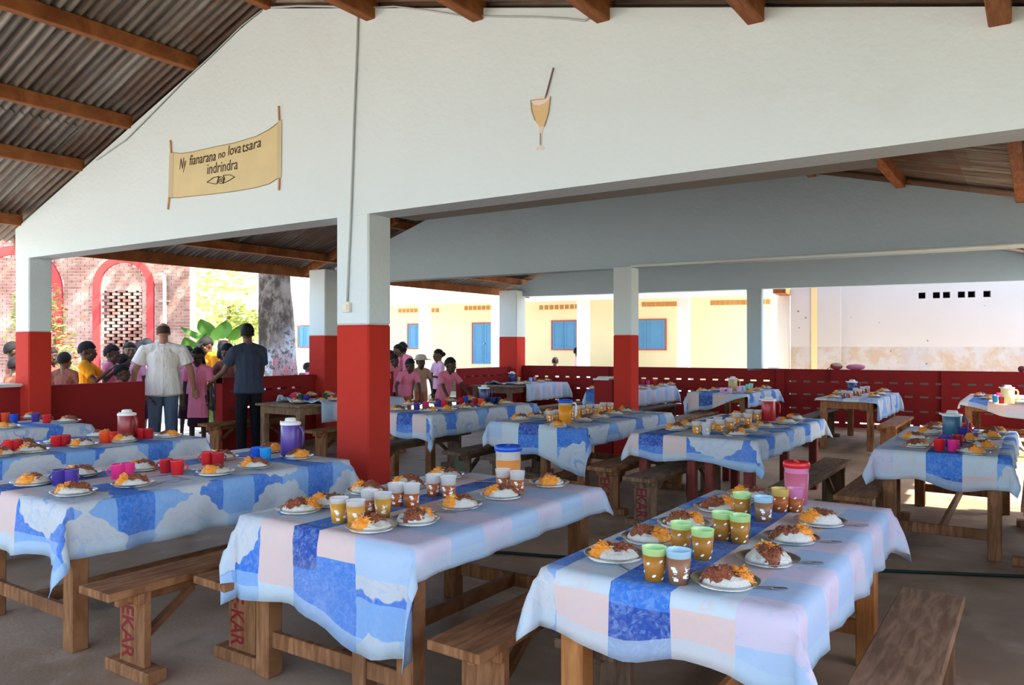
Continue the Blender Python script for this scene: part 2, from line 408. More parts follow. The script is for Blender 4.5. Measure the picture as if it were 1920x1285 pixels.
def purlin(x, y0, y1, zb, w=.085, h=.12):
    MB().box((-w/2, 0, 0), (w/2, y1-y0, h)).build('purlin', M['beam'], roof, (x, y0, zb), (0, 0, 0), .006)
for x in (-9.28, -7.99, -7.12, -6.09): purlin(x, -2.3, YG+.02, roofz(x)+.0); purlin(x, YG+.3, 15.2, roofz(x)+.0)
purlin(-5.10, -2.3, YG+.02, 4.14)
for x in (-3.98, -3.02, -2.11, -1.22, -.14, .95): purlin(x, -2.3, YG+.04, roofz(x)-.085, .09, .13); purlin(x, YG+.3, 15.2 if x < .9 else 9.0, roofz(x)-.085, .09, .13)
purlin(-9.85, YG+.2, 15.3, roofz(-9.85)-.02, .05, .16)
# hip of the left eave seen through the left opening
MB().box((0, 0, 0), (2.2, .06, .14)).build('rafter', M['beam'], roof, (-9.9, 8.55, 2.55), (0, -.33, 0))

# thin things on the walls
def wire(name, pts, r, mat, label, cat='cable'):
    return tag(MB().tube(pts, r, 6).build(name, mat), label, cat)
g_ = lambda px, py: onY(px, py, YG-.012)
wire('wall_cable', [g_(*p) for p in ((508, 13), (560, 10), (620, 11), (665, 14), (671, 24), (668, 110), (664, 210), (660, 330), (657, 420), (653, 500), (651, 566))], .008, M['cable'], 'thin grey cable running down the gable and column to the socket box')
wire('wall_cable', [g_(*p) for p in ((668, 14), (740, 11), (800, 18), (862, 28), (930, 30), (1010, 31), (1060, 34), (1096, 38), (1112, 28))], .006, M['cable'], 'thin cable sagging along the top of the gable above the painted glass')
wire('wall_cable', [g_(*p) for p in ((490, 18), (452, 48), (395, 104), (345, 150), (285, 212), (235, 262), (180, 300))], .006, M['cable'], 'thin cable slanting down along the left roof line above the painted scroll')
sb = onY(653, 577, YG)
tag(MB().box((-.035, -.03, -.035), (.035, 0, .035)).box((-.02, -.036, -.02), (.02, -.03, .02)).build('socket_box', M['socket'], None, sb, (0, 0, 0), .004), 'small cream socket box on the big column above its red paint', 'socket')
p2 = Vector((*A2, 0)); d2 = Vector((B2[0]-A2[0], B2[1]-A2[1], 0)).normalized(); n2 = Vector((d2.y, -d2.x, 0))
wire('conduit', [p2+d2*s+n2*.03+Vector((0, 0, 2.455)) for s in (5.1, 7, 9, 10.9)], .020, M['wall'], 'pale conduit along the lower edge of the blue-grey inner beam', 'pipe')
hs = [onZ(x, y, .012) for x, y in ((900, 1034), (960, 1037), (1020, 1042), (1085, 1046), (1240, 1053), (1450, 1062))]
wire('garden_hose', [*hs, onZ(1660, 1070, .012), onZ(1780, 1075, .012), onZ(1920, 1081, .012), onZ(2050, 1084, .012)], .011, plain('dark_green_rubber', (.012, .03, .02), .5), 'thin dark green hose lying across the concrete floor', 'hose')

# ------------------------------------------------------------------ lettering and wall paintings
def text_mesh(body, size, shear=0, bold=0.):
    cu = bpy.data.curves.new('lettering', 'FONT'); cu.body = body; cu.size = size; cu.shear = shear; cu.offset = bold; cu.resolution_u = 3; cu.align_x = 'LEFT'
    o = bpy.data.objects.new('lettering', cu); COL.objects.link(o); bpy.context.view_layer.update()
    me = bpy.data.meshes.new_from_object(o.evaluated_get(bpy.context.evaluated_depsgraph_get())); bpy.data.objects.remove(o)
    vs = [v.co.copy() for v in me.vertices]; fs = [tuple(p.vertices) for p in me.polygons]; bpy.data.meshes.remove(me)
    return vs, fs
def flat(parent, name, mat, pts, y=-.004, mi=0):
    return MB().poly([(p.x, 0, p.z) if isinstance(p, Vector) else (p[0], 0, p[1]) for p in pts], (0, .004, 0)).build(name, mat, parent, (0, y, 0), fixn=True)
# painted scroll banner; local frame on the gable plane
o0 = onY(320, 372, YG); sc_t = thing('painted_scroll', 'painted parchment scroll with brown Malagasy lettering high on the gable', 'mural', (o0.x, YG, o0.z))
def loc(px, py): p = onY(px, py, YG)-o0; return Vector((p.x, 0, p.z))
top = [(323, 286), (340, 288), (365, 284), (400, 276), (440, 268), (480, 256), (505, 243), (522, 230)]
bot = [(522, 334), (505, 345), (480, 352), (440, 359), (400, 364), (360, 368), (335, 371), (321, 371)]
flat(sc_t, 'parchment', M['scroll'], [loc(*p) for p in top+bot])
flat(sc_t, 'rolled_edge', M['scroll2'], [loc(*p) for p in ((318, 287), (326, 287), (324, 371), (316, 371))], -.006)
flat(sc_t, 'rolled_edge', M['scroll2'], [loc(*p) for p in ((520, 229), (529, 224), (528, 333), (520, 336))], -.006)
for a, b in (((320.5, 263), (322, 287)), ((316, 393), (318.5, 370)), ((523.5, 199), (524.5, 226)), ((524, 357), (525, 334))):
    p, q = loc(*a), loc(*b); MB().bar(p, q, .016, .012).build('stick', M['stick'], sc_t, (0, -.008, 0))
OUT = plain('thin_outline_paint', (.25, .20, .12), .8)
b = MB()
for seq in (top, bot): 
    for p, q in zip(seq[:-1], seq[1:]): b.bar(loc(*p), loc(*q), .005, .005)
o_ = b.build('outline', OUT, sc_t, (0, -.005, 0)); o_['kind'] = 'stuff'
def letter(body, p0, p1, hpx, shear, name, bold=.003):
    a, c = loc(*p0), loc(*p1); vs, fs = text_mesh(body, 1, shear, bold); w = max(v.x for v in vs)-min(v.x for v in vs); x0 = min(v.x for v in vs)
    h = abs(loc(p0[0], p0[1]-hpx).z-a.z)/.7; k = (c.x-a.x)/w; m = MB()
    m.add([(a.x+(v.x-x0)*k, 0, a.z+(c.z-a.z)*(v.x-x0)/w+v.y*h+.03*((v.x-x0)/w)**2*0) for v in vs], fs); m.build(name, M['ink'], sc_t, (0, -.0065, 0))
letter('Ny', (337, 318), (350, 315), 21, .35, 'lettering'); letter('fianarana', (356, 310), (405, 301), 19, .2, 'lettering'); letter('no', (410, 298), (423, 294), 15, .1, 'lettering')
letter('lova', (428, 292), (452, 286), 19, .2, 'lettering'); letter('tsara', (455, 286), (490, 275), 19, .15, 'lettering'); letter('indrindra', (389, 327), (446, 317), 20, .12, 'lettering', 0)
b = MB(); E_ = [(389, 342), (402, 333), (411, 331), (408, 345), (402, 345), (389, 342)]; F_ = [(420, 329), (431, 328), (441, 332), (430, 339), (419, 344), (422, 336), (420, 329)]
for seq in (E_, F_):
    for p, q in zip(seq[:-1], seq[1:]): b.bar(loc(*p), loc(*q), .009, .004)
for R, c in ((6.5, (415, 338)), (2.6, (415, 338))):
    pts = [(c[0]+R*.8*cos(t*pi/6), c[1]+R*sin(t*pi/6)) for t in range(13)]
    for p, q in zip(pts[:-1], pts[1:]): b.bar(loc(*p), loc(*q), .007, .004)
b.build('emblem', M['ink'], sc_t, (0, -.0065, 0))
# painted glass with a straw
o0 = onY(1014, 278, YG); gl = thing('painted_glass', 'painted stemmed glass of yellow drink with a straw on the gable', 'mural', (o0.x, YG, o0.z))
flat(gl, 'bowl', plain('painted_drink', (.66, .47, .24), .8, var=.1), [loc(*p) for p in ((996, 190), (1003, 198), (1018, 196), (1032, 182), (1032, 194), (1029, 213), (1021, 236), (1012, 238), (1003, 225), (998, 209))])
flat(gl, 'foam', plain('painted_foam', (.74, .64, .58), .8), [loc(*p) for p in ((996, 188), (1008, 182), (1025, 179), (1033, 180), (1032, 184), (1023, 193), (1012, 198), (1001, 196))], -.005)
flat(gl, 'stem', plain('painted_glass_stem', (.66, .58, .54), .8), [loc(*p) for p in ((1011, 236), (1020, 236), (1017, 250), (1016, 273), (1022, 277), (1020, 280), (1006, 281), (1005, 278), (1012, 273), (1012, 252))], -.003)
MB().bar(loc(1039, 127), loc(1024, 184), .016, .004).build('straw', plain('painted_straw', (.24, .15, .16), .8), gl, (0, -.006, 0))
b = MB()
for p, q in (((996, 188), (998, 209)), ((998, 209), (1004, 226)), ((1033, 181), (1029, 213)), ((1029, 213), (1021, 238)), ((997, 188), (1024, 185)), ((1014, 250), (1014, 272))): b.bar(loc(*p), loc(*q), .004, .004)
b.build('outline', plain('brown_outline', (.38, .28, .2), .8), gl, (0, -.0065, 0))

# ------------------------------------------------------------------ tables, cloths, benches
TH = .70
def make_table(name, label, X, Y, W, L, wood, leg=.075, extra=(), gusset=False, nstr=True):
    t = thing(name, label, 'table', (X, Y, 0)); m = M[wood]
    MB().box((0, 0, TH-.03), (W, L, TH)).build('tabletop', m, t, bev=.004)
    i = .05
    for y in (i, L-i-.025): MB().box((i, y, TH-.13), (W-i, y+.025, TH-.03)).build('apron', m, t, bev=.003)
    for x in (i, W-i-.025): MB().box((x, i, TH-.13), (x+.025, L-i, TH-.03)).build('apron', m, t, bev=.003)
    for x in (i, W-i-leg):
        for y in (i, L-i-leg): MB().box((x-.004, y-.004, 0), (x+leg+.004, y+leg+.004, TH-.03)).build('leg', m, t, bev=.006)
    for x, y in extra: MB().box((x, y, 0), (x+leg, y+leg, TH-.03)).build('leg', m, t, bev=.006)
    if nstr:
        for y in (i+.02, L-i-.045): MB().box((i+leg-.01, y, .13), (W-i-leg+.01, y+.03, .20)).build('stretcher', m, t, bev=.004)
        MB().box((W/2-.015, i+.04, .13), (W/2+.015, L-i-.04, .20)).build('stretcher', m, t, bev=.004)
    if gusset: MB().poly([(W-i-leg-.01, i-.03, TH-.06), (W-i+.06, i-.03, TH-.06), (W-i+.02, i-.03, TH-.30), (W-i-leg+.01, i-.03, TH-.30)], (0, .025, 0)).build('gusset', m, t, fixn=True)
    return t
def cloth(name, label, X, Y, W, L, on, of, ol, orr, mat, off=(0, 0), seed=1, nears=0., wav=1., crum=0.):
    """tablecloth lying on a table and hanging over its edges; on = (drop at near left, near right)"""
    rnd = random.Random(seed); ph = [rnd.uniform(0, 6.3) for _ in range(12)]
    step = .045; nu, nv = max(8, int(W/step)), max(10, int(L/step)); e = 6
    us = [(-ol)*(1-i/e) for i in range(e)] if ol > 0 else []; us = us+[W*i/nu for i in range(nu+1)]+([W+orr*(i+1)/e for i in range(e)] if orr > 0 else [])
    start = nears
    vs_ = [('n', 1-i/e) for i in range(e)] if max(on) > 0 else []; vs_ = vs_+[('m', start+(L-start)*i/nv) for i in range(nv+1)]+([('f', (i+1)/e) for i in range(e)] if of > 0 else [])
    def rip(s, d, k):  # outward ripple of a hanging edge
        q = min(1, abs(d)/.22); return .012+wav*q*(.014*sin(s*17+ph[k])+.009*sin(s*31+ph[k+1])+.006*sin(s*7+ph[k+2]))
    b = MB(); pu, hem = [], []
    for kind, tv in vs_:
        for u in us:
            fu = min(1, max(0, u/W)); nd = on[0]*(1-fu)+on[1]*fu; nd *= 1+.10*sin(fu*9+ph[9])
            v = -nd*tv if kind == 'n' else (L+of*tv if kind == 'f' else tv)
            cu, cv = min(W, max(0, u)), min(L, max(start if nears else 0, v)); du, dv = u-cu, v-cv; z = 0.
            x, y = cu, cv
            if kind != 'm' and not du:
                s = -1 if dv < 0 else 1; y += s*rip(u, dv, 0 if s < 0 else 3); z = -abs(dv)*(1-.03*abs(sin(u*9+ph[2])))
            elif du and kind == 'm':
                s = -1 if du < 0 else 1; x += s*rip(v, du, 6 if s < 0 else 4); z = -abs(du)
            elif du and dv:
                su, sv = (1 if du > 0 else -1), (1 if dv > 0 else -1); r = hypot(du, dv); f = atan2(abs(dv), abs(du)); w = (f-pi/4)/(pi/4)
                al = .50*(pi/4)*(1-abs(w)); o = r*sin(al); z = -r*cos(al); pr = r*.34*w*(1-abs(w))
                x += su*(o*.707-pr*.9); y += sv*(o*.707+pr*.9)
                x += su*rip(v, du, 6 if su < 0 else 4)*cos(f); y += sv*rip(u, dv, 0 if sv < 0 else 3)*sin(f)
            else:
                z = .0016*(noise.noise(Vector((u*5+seed, v*5, 0)))+1)
                if crum and v < start+.28:
                    q = 1-(v-start)/.28; z += crum*abs(noise.noise(Vector((u*7+seed, v*9, 2))))*q*2.2; y += .10*q*noise.noise(Vector((u*4, seed, v)))
            b.v.append((x, y, TH+.004+z)); pu.append((u+off[0], v+off[1]))
            lo = -nd if max(on) > 0 else start
            hem.append((min(u+ol, W+orr-u, v-lo, L+of-v), 0))
    n = len(us)
    for j in range(len(vs_)-1):
        for i in range(n-1): b.face((j*n+i, j*n+i+1, (j+1)*n+i+1, (j+1)*n+i), 0, True)
    b.uv = {'print': pu, 'hem': hem}
    o = b.build(name, mat, None, (X, Y, 0)); md = o.modifiers.new('thick', 'SOLIDIFY'); md.thickness = .003; md.offset = -.2
    return tag(o, label, 'tablecloth')

def bench(X, Y, L, label, wood='wood', ink=None, W=.235, H=.42, txt='EKAR', tri=False, lip=False):
    t = thing('bench', label, 'bench', (X-W/2, Y, 0)); m = M[wood]; j = random.uniform(-.008, .008)
    MB().poly([(0, 0, H-.035), (W, -.006+j, H-.035), (W, L, H-.035), (0, L+j, H-.035)], (0, 0, .035)).build('seat', m, t, bev=.004, fixn=True)
    MB().box((W/2-.015, .10, H-.10), (W/2+.015, L-.10, H-.035)).build('rail', m, t, bev=.003)
    for y in (.17, L-.205):
        w = .19 if not tri else .17
        if tri: b = MB().poly([(W/2-.09, y, H-.05), (W/2+.09, y, H-.05), (W/2+.17, y, 0), (W/2-.17, y, 0)], (0, .035, 0))
        else: b = MB().box((W/2-w/2, y, .0), (W/2+w/2, y+.035, H-.035))
        lg = b.build('leg', m, t, bev=.003, fixn=True)
        if not tri: MB().box((W/2-.17, y-.03, 0), (W/2+.17, y+.065, .055)).build('foot', m, t, bev=.006)
        MB().box((W/2-w/2-.01, y-.03, H-.085), (W/2+w/2+.01, y, H-.036)).build('cleat', m, t, bev=.003)
        s = 1 if y < L/2 else -1; y0 = y+(.035 if s > 0 else 0)
        MB().bar((W/2, y0, .14), (W/2, y0+s*.26, H-.10), .04, .028).build('brace', m, t, bev=.002)
        if ink and y < L/2:
            vs, fs = text_mesh(txt, 1, 0, .02); x0 = min(v.x for v in vs); x1_ = max(v.x for v in vs); k = .235/(x1_-x0) if len(txt) > 3 else .11/(x1_-x0)
            b = MB(); b.add([(W/2-.075+v.y*.13, 0, H-.115-(v.x-x0)*k) for v in vs], [f[::-1] for f in fs]); b.build('lettering', M[ink], lg, (0, y-.0012, 0))
    return t

TB = {  # key: X, Y, W, L, wood, label of table, cloth parameters
 'T1': (-1.38, 2.22, .82, 1.70), 'T2': (-2.90, 2.17, 1.0, 1.48), 'T3': (-4.74, 1.84, 1.02, 1.78), 'T4': (-6.50, 2.15, .92, 1.70), 'T5': (-8.30, 2.15, .90, 1.74),
 'T6': (-8.45, 6.55, .86, 1.9), 'T7': (-6.05, 6.40, .70, 2.10), 'T8': (-4.46, 6.22, 1.08, 1.95), 'T9': (-2.86, 6.05, 1.06, 2.27), 'T10': (-.98, 6.10, .82, 1.92),
 'T11': (-8.88, 11.72, .95, 2.05), 'T12': (-6.28, 11.55, .72, 2.10), 'T13': (-4.60, 11.78, .94, 1.75), 'T14': (-2.60, 11.50, .78, 2.05), 'T15': (-.87, 12.05, .9, 1.9)}
C_rr = cloth_mat('print_cloth_roses', 0, 'r', 'r'); C_rp = cloth_mat('print_cloth_rose_pale', 0, 'r', 'p', .05); C_pp = cloth_mat('print_cloth_pale', 0, 'p', 'p', .12); C_pr = cloth_mat('print_cloth_pale_rose', 0, 'p', 'r', .2)
C_t2 = cloth_mat('print_cloth_rose_peach', 0, 'r', 'p', .05, half=.075, nearmid=True); C_t1 = cloth_mat('print_cloth_peach_rose', 0, 'r', 'p', .12, half=.10)
TABLES = {}
def T(k, label, wood, clabel, on, of, ol, orr, mat, off, seed, crum=0., nears=0., wav=1., **kw):
    X_, Y_, W, L = TB[k]; TABLES[k] = make_table('dining_table', label, X_, Y_, W, L, wood, **kw)
    cloth('tablecloth', clabel, X_, Y_, W, L, on, of, ol, orr, mat, off, seed, nears, wav, crum)
T('T1', 'pine-legged table under the cloth with green-rimmed cups', 'pine', 'blue and peach patchwork cloth under the green-rimmed cups', (.21, .22), .2, .16, .19, C_t1, (-.36, .15), 11)
T('T2', 'brown table carrying frosted cups of tea and a blue-lidded pitcher', 'wood', 'rose-printed cloth under the frosted tea cups, corners hanging deep', (.32, .45), .1, .14, .12, C_t2, (-.43, .11), 22, extra=((.62, .06),), gusset=True)
T('T3', 'brown table with red and pink mugs beside the big red column', 'wood', 'cloth with large white roses on blue under the purple jug', (.25, .30), .2, .2, .25, C_rr, (-.26, .1), 33)
T('T4', 'table carrying the red flask, between the big mug table and the far-left one', 'wood', 'pale peach and grey cloth under the red flask', (.2, .2), .12, .2, .22, C_rr, (-.08, .33), 44)
T('T5', 'farthest table at the left edge against the dark red wall', 'wood', 'pale blue-grey cloth on the farthest left table', (.2, .2), .15, .2, .2, C_rr, (.15, .2), 55)
T('T6', 'plain wooden table with bare end beside the dark-shirted man', 'woodg', 'cloth bunched up at the bare table end beside the dark-shirted man', (0, 0), .1, .1, .24, C_rp, (-.2, .4), 66, .07, .34)
T('T7', 'table right behind the big column with purple flask', 'wood', 'blue and peach cloth on the table right behind the big column', (.22, .30), .12, .15, .24, C_rr, (-.33, .12), 77, nstr=False)
T('T8', 'brown table with the orange-juice pitcher in the middle row', 'wood', 'crooked cloth with large blue patch under the orange-juice pitcher', (.22, .42), .12, .12, .17, C_pr, (-.46, .32), 88, extra=((.55, .05), (.5, .9)), gusset=True)
T('T9', 'long table on dark red painted legs', 'redwood', 'blue rose-printed cloth on the long red-legged table', (.19, .22), .12, .16, .16, C_rr, (-.18, .09), 99, leg=.07, extra=((.47, .05), (.62, .05), (.05, 1.1), (.93, 1.1), (.45, 1.2)), nstr=False)
T('T10', 'table with the teal jug near the right side wall', 'wood', 'peach and dark blue cloth under the teal jug', (.20, .24), .14, .14, .14, C_pr, (-.44, .17), 110)
T('T11', 'corner table with pastel mugs by the red back wall', 'wooddk', 'pale blue gathered cloth on the corner table with pastel mugs', (0, 0), .12, .1, .30, C_pp, (-.2, .1), 121, .05, .5, 2.0)
T('T12', 'table half hidden behind the slim inner column', 'wooddk', 'crumpled white and grey cloth on the table behind the slim column', (.25, .25), .12, .15, .28, C_pp, (-.1, .35), 132, 0, 0, 2.2)
T('T13', 'back table with the tan jug, wood showing at its near side', 'wood', 'grey and blue cloth pulled aside on the table with the tan jug', (.36, .03), .12, .12, .2, C_rr, (-.3, .25), 143)
T('T14', 'back table with bare wooden front and blue flask', 'wood', 'cloth pulled back to the right on the bare-fronted back table', (.02, .04), .1, .03, .28, C_rr, (-.25, .45), 154, .02, nstr=False)
T('T15', 'sunlit table at the right edge of the back row', 'wood', 'white and blue cloth in sunshine at the right edge', (.05, .27), .12, .1, .2, C_pp, (-.2, .6), 165)

bench(-1.66, 2.10, 1.70, 'brown bench between the two front tables', 'wood')
bench(-1.30, 2.365, 1.38, 'bench pushed under the left side of the green-rimmed cup table', 'wooddk')
bench(-.37, 1.75, 1.95, 'grey-topped bench along the right side of the front table', 'woodg')
bench(-3.30, 1.74, 1.85, 'bench lettered EKAR in front of the big mug table', 'wood', 'redink')
bench(-3.02, 2.10, 1.33, 'bench lettered -KAR under the blue corner of the tea cup table', 'wood', 'redink', txt='E-KAR')
bench(-3.08, 5.88, 1.80, 'bench with E painted on its leg between the two middle tables', 'wood', 'redink')
bench(-4.72, 5.94, 1.80, 'dark bench with green letters behind the blue-lidded pitcher', 'wooddk', 'greenink', txt='EK')
bench(-4.20, 5.86, 1.70, 'dark bench pushed under the orange-juice pitcher table', 'wooddk')
bench(-2.60, 5.58, 1.85, 'bench lettered EKAR beside the dark red table leg', 'woodg', 'redink')
bench(-1.52, 5.75, 1.82, 'sunlit-topped bench right of the long red-legged table', 'woodg')
bench(-1.06, 5.70, 1.75, 'bench pushed under the left side of the teal jug table', 'wood', None)
bench(.02, 5.95, 1.7, 'bench with wide plank legs right of the teal jug table', 'wood')
bench(-5.76, 5.80, 1.70, 'shiny bench pushed under the table right behind the big column', 'wooddk')
bench(-4.28, 10.25, 1.75, 'shiny-topped bench in front of the tan jug table', 'woodg')
bench(-2.78, 11.6, 1.7, 'dark bench left of the bare-fronted back table', 'wooddk')
bench(-1.62, 10.95, 1.70, 'short-looking bench right of the bare-fronted back table', 'wood', None)
bench(-5.36, 11.2, 1.9, 'bench right of the table behind the slim column', 'wooddk')
bench(-6.95, 10.85, 1.7, 'pale-topped bench right of the corner table', 'woodg')
bench(-9.085, 6.22, 1.5, 'brown bench along the red parapet left of the dark-shirted man', 'wood')
bench(-7.30, 6.45, 1.7, 'bench behind the purple jug beside the bare-ended table', 'wood')

# ------------------------------------------------------------------ plates of food
def plate_mesh():
    pr = [(.062, 0), (.072, .002), (.085, .012), (.102, .020), (.106, .021), (.1065, .0225), (.102, .0225), (.084, .0150), (.070, .0055), (.0, .0045)]
    return MB().lathe(pr, 32, capt=False).mesh('plate', M['steel'])
PLATE = plate_mesh()
def nz(x, y, s): return noise.noise(Vector((x, y, s)))
def meal_meshes(seed, big=1.):
    r = random.Random(seed); s = seed*3.7; rx, ry = r.uniform(.084, .091), r.uniform(.078, .086); hh = r.uniform(.038, .048)*big
    def rice_h(x, y):
        q = (x/rx)**2+(y/ry)**2; 
        return .006+hh*max(0, 1-q)**.55*(1+.42*nz(x*38, y*38, s))+.007*nz(x*95, y*95, s) if q < 1 else .006
    b = MB(); n, k = 26, 8; b.v.append((0, 0, rice_h(0, 0)))
    for j in range(1, k+1):
        for i in range(n): a = 2*pi*i/n; t = j/k; w = 1+.07*nz(cos(a)*2, sin(a)*2, s); x, y = rx*t*cos(a)*w, ry*t*sin(a)*w; b.v.append((x, y, rice_h(x/w, y/w) if j < k else .007))
    for i in range(n): b.face((0, 1+i, 1+(i+1) % n), 0, True)
    for j in range(k-1):
        for i in range(n): b.face((1+j*n+i, 1+(j+1)*n+i, 1+(j+1)*n+(i+1) % n, 1+j*n+(i+1) % n), 0, True)
    rice = b.mesh('rice', M['rice'])
    def patch(cx, cy, R, lift, sd, ang, el):
        b = MB(); n, k = 20, 5; ca, sa = cos(ang), sin(ang)
        def pt(t, a):
            w = R*(1+.28*nz(cos(a)*1.7, sin(a)*1.7, sd)); px, py = t*w*cos(a)*el, t*w*sin(a); x, y = cx+px*ca-py*sa, cy+px*sa+py*ca
            return (x, y, max(rice_h(x, y), .012 if hypot(x, y) < .09 else .02)+lift*(1-t**2)+(.002 if t < .99 else -.003)+.004*nz(x*70, y*70, sd)*(1-t))
        b.v.append(pt(0, 0))
        for j in range(1, k+1):
            for i in range(n): b.v.append(pt(j/k, 2*pi*i/n))
        for i in range(n): b.face((0, 1+i, 1+(i+1) % n), 0, True)
        for j in range(k-1):
            for i in range(n): b.face((1+j*n+i, 1+(j+1)*n+i, 1+(j+1)*n+(i+1) % n, 1+j*n+(i+1) % n), 0, True)
        return b, pt
    a0 = r.uniform(-.25, .25)
    # carrots on the left (-x) of the mound, sauce over the middle and right
    b, pt = patch(.020, .006, .050, .010, s+1, a0, 1.3)
    for _ in range(34): x, y, z = pt(r.random()**.6, r.uniform(0, 6.28)); q = r.uniform(.0028, .0055); b.ball((x, y, z+q*.3), (q*1.3, q, q), 5, 3)
    sauce = b.mesh('meat_sauce', M['sauce'])
    b, pt = patch(-.052, .004, .038, .015, s+2, 1.4+a0, 1.4)
    for _ in range(46):
        x, y, z = pt(r.random()**.6, r.uniform(0, 6.28)); a = r.uniform(0, 6.28); l = r.uniform(.006, .013); dz = r.uniform(-.003, .006)
        b.bar((x-l*cos(a), y-l*sin(a), z), (x+l*cos(a), y+l*sin(a), z+dz), .0032, .0028)
    carrot = b.mesh('carrot_salad', M['carrot'])
    return rice, sauce, carrot
MEALS = [meal_meshes(i+1) for i in range(8)]
def plate(px, py, rot, label, group, var=None, z=TH+.007):
    """a served plate: steel dish with rice, sauce and carrots; rot 0 puts the carrots at the left of the picture"""
    p = onZ(px, py, z); t = thing('plate_of_food', label, 'plate', p, YAW+radians(rot), group)
    ms = MEALS[var if var is not None else random.randrange(8)]
    link('dish', PLATE, t); 
    for me in ms: tag(link(me.name.split('.')[0], me, t), kind='stuff')
    return t

# ------------------------------------------------------------------ cups, mugs, jugs, cutlery
def cup_set(shellm, liq, fill, marks, R0=.029, R1=.040, H=.105):
    rim = lambda z: R0+(R1-R0)*z/H
    body = MB().lathe([(R0, 0), (R1, H), (R1+.0015, H+.001), (R1-.0005, H+.0015), (R1-.0012, H), (R0-.001, .003)], 24, capt=False).mesh('cup_body', M[shellm])
    f = fill*H; j = MB().lathe([(R0+.0007, .0015), (rim(f)+.0007, f)], 24).mesh('drink', M[liq]) if liq else None
    b = MB()
    for a, z, w, h, kind in marks:      # small curved printed marks
        nseg = 4; vs = []
        for i in range(nseg+1):
            for sgn in (-1, 1):
                t = -1+2*i/nseg; hh = h*(sqrt(max(0, 1-t*t*.95)) if kind == 'bean' else 1); zz = z+sgn*hh+ (t*h*.5 if kind == 'bean' else 0); aa = a+t*w/rim(z)
                r = rim(zz)+.0016; vs.append((r*cos(aa), r*sin(aa), zz))
        b.add(vs, [(2*i, 2*i+2, 2*i+3, 2*i+1) for i in range(nseg)], 0, True)
    return body, j, b.mesh('print', M['print']) if marks else None
BEAN = [(radians(a), z, .006, .0042, 'bean') for a, z in ((-95, .068), (-60, .032), (-130, .022), (-20, .06), (-160, .06), (-75, .012), (20, .03), (60, .07), (110, .04), (160, .03))]
rp = random.Random(5); BLOCK = []
for c0 in (-110, -40, 60, 150):
    for k_ in range(10): BLOCK.append((radians(c0+rp.uniform(-14, 14)), rp.uniform(.016, .056), rp.choice((.0015, .004, .007)), rp.choice((.0011, .0018, .0045)), 'bar'))
CUPS = {'green': cup_set('sh_green', 'j_brown', .80, BEAN), 'blue': cup_set('sh_blue', 'j_cocoa', .80, BLOCK), 'yellow': cup_set('sh_yellow', 'j_tea', .70, BEAN), 'pink': cup_set('sh_pink', 'j_tea', .62, BEAN),
        'amber': cup_set('sh_clear', 'j_amber', .80, BLOCK), 'tea': cup_set('sh_clear', 'j_tea', .62, BLOCK), 'orange': cup_set('sh_clear', 'j_orange', .68, BLOCK), 'empty': cup_set('sh_clear', None, 0, BLOCK)}
def cup(px, py, kind, label, group, k=1., z=TH+.006):
    t = thing('plastic_cup', label, 'cup', onZ(px, py, z), YAW+random.uniform(-.5, .5), group); bd, j, p = CUPS[kind]
    parts = [(n, me) for n, me in (('cup_body', bd), ('drink', j), ('print', p)) if me]
    for n, me in parts:
        o = link(n, me, t); o.scale = (k, k, k)
        if n == 'print': o['kind'] = 'stuff'
    return t
MUG = MB().lathe([(.030, 0), (.033, .002), (.037, .078), (.038, .082), (.0365, .083), (.035, .078), (.031, .006), (0, .005)], 20, capt=False)
MUGH = MB().tube([(.033+.028*sin(t*pi/8), 0, .016+.052*t/8) for t in range(9)], .0045, 6)
MUGM = {}
def mug(px, py, col, label, group, hrot=0, z=TH+.006, k=1.):
    t = thing('mug', label, 'mug', onZ(px, py, z), YAW+radians(hrot), group)
    if col not in MUGM: MUGM[col] = (MUG.mesh('mug_body', M['p_'+col]), MUGH.mesh('handle', M['p_'+col]))
    for n, me in zip(('mug_body', 'handle'), MUGM[col]): o = link(n, me, t); o.scale = (k, k, k)
    return t
def jug(px, py, col, label, h=.22, r=.062, lidm='white', z=TH+.006, rot=-20, cat='jug'):
    """insulated jug with ribbed body, white lid with spout and knob, and a handle at the right"""
    t = thing('insulated_jug', label, cat, onZ(px, py, z), YAW+radians(rot)); c = M['p_'+col]
    MB().lathe([(r*.94, 0), (r, .006), (r, h), (r*.97, h+.003)], 48, rib=-.0012).build('jug_body', c, t)
    MB().lathe([(r*1.05, h), (r*1.07, h+.004), (r*1.05, h+.016), (r*.74, h+.022), (r*.60, h+.025), (r*.56, h+.040), (r*.45, h+.046), (0.001, h+.047)], 28, capt=False).build('lid', M[lidm], t)
    MB().poly([(-r*.9, -.02, h+.004), (-r*1.32, 0, h+.012), (-r*.9, .02, h+.004)], (0, 0, .013)).build('spout', M[lidm], t, fixn=True)
    MB().tube([(r*.95, 0, h*.93), (r*1.35, 0, h*.92), (r*1.55, 0, h*.80), (r*1.52, 0, h*.45), (r*1.25, 0, h*.22), (r*.97, 0, h*.18)], .0085, 8).build('handle', c, t)
    return t
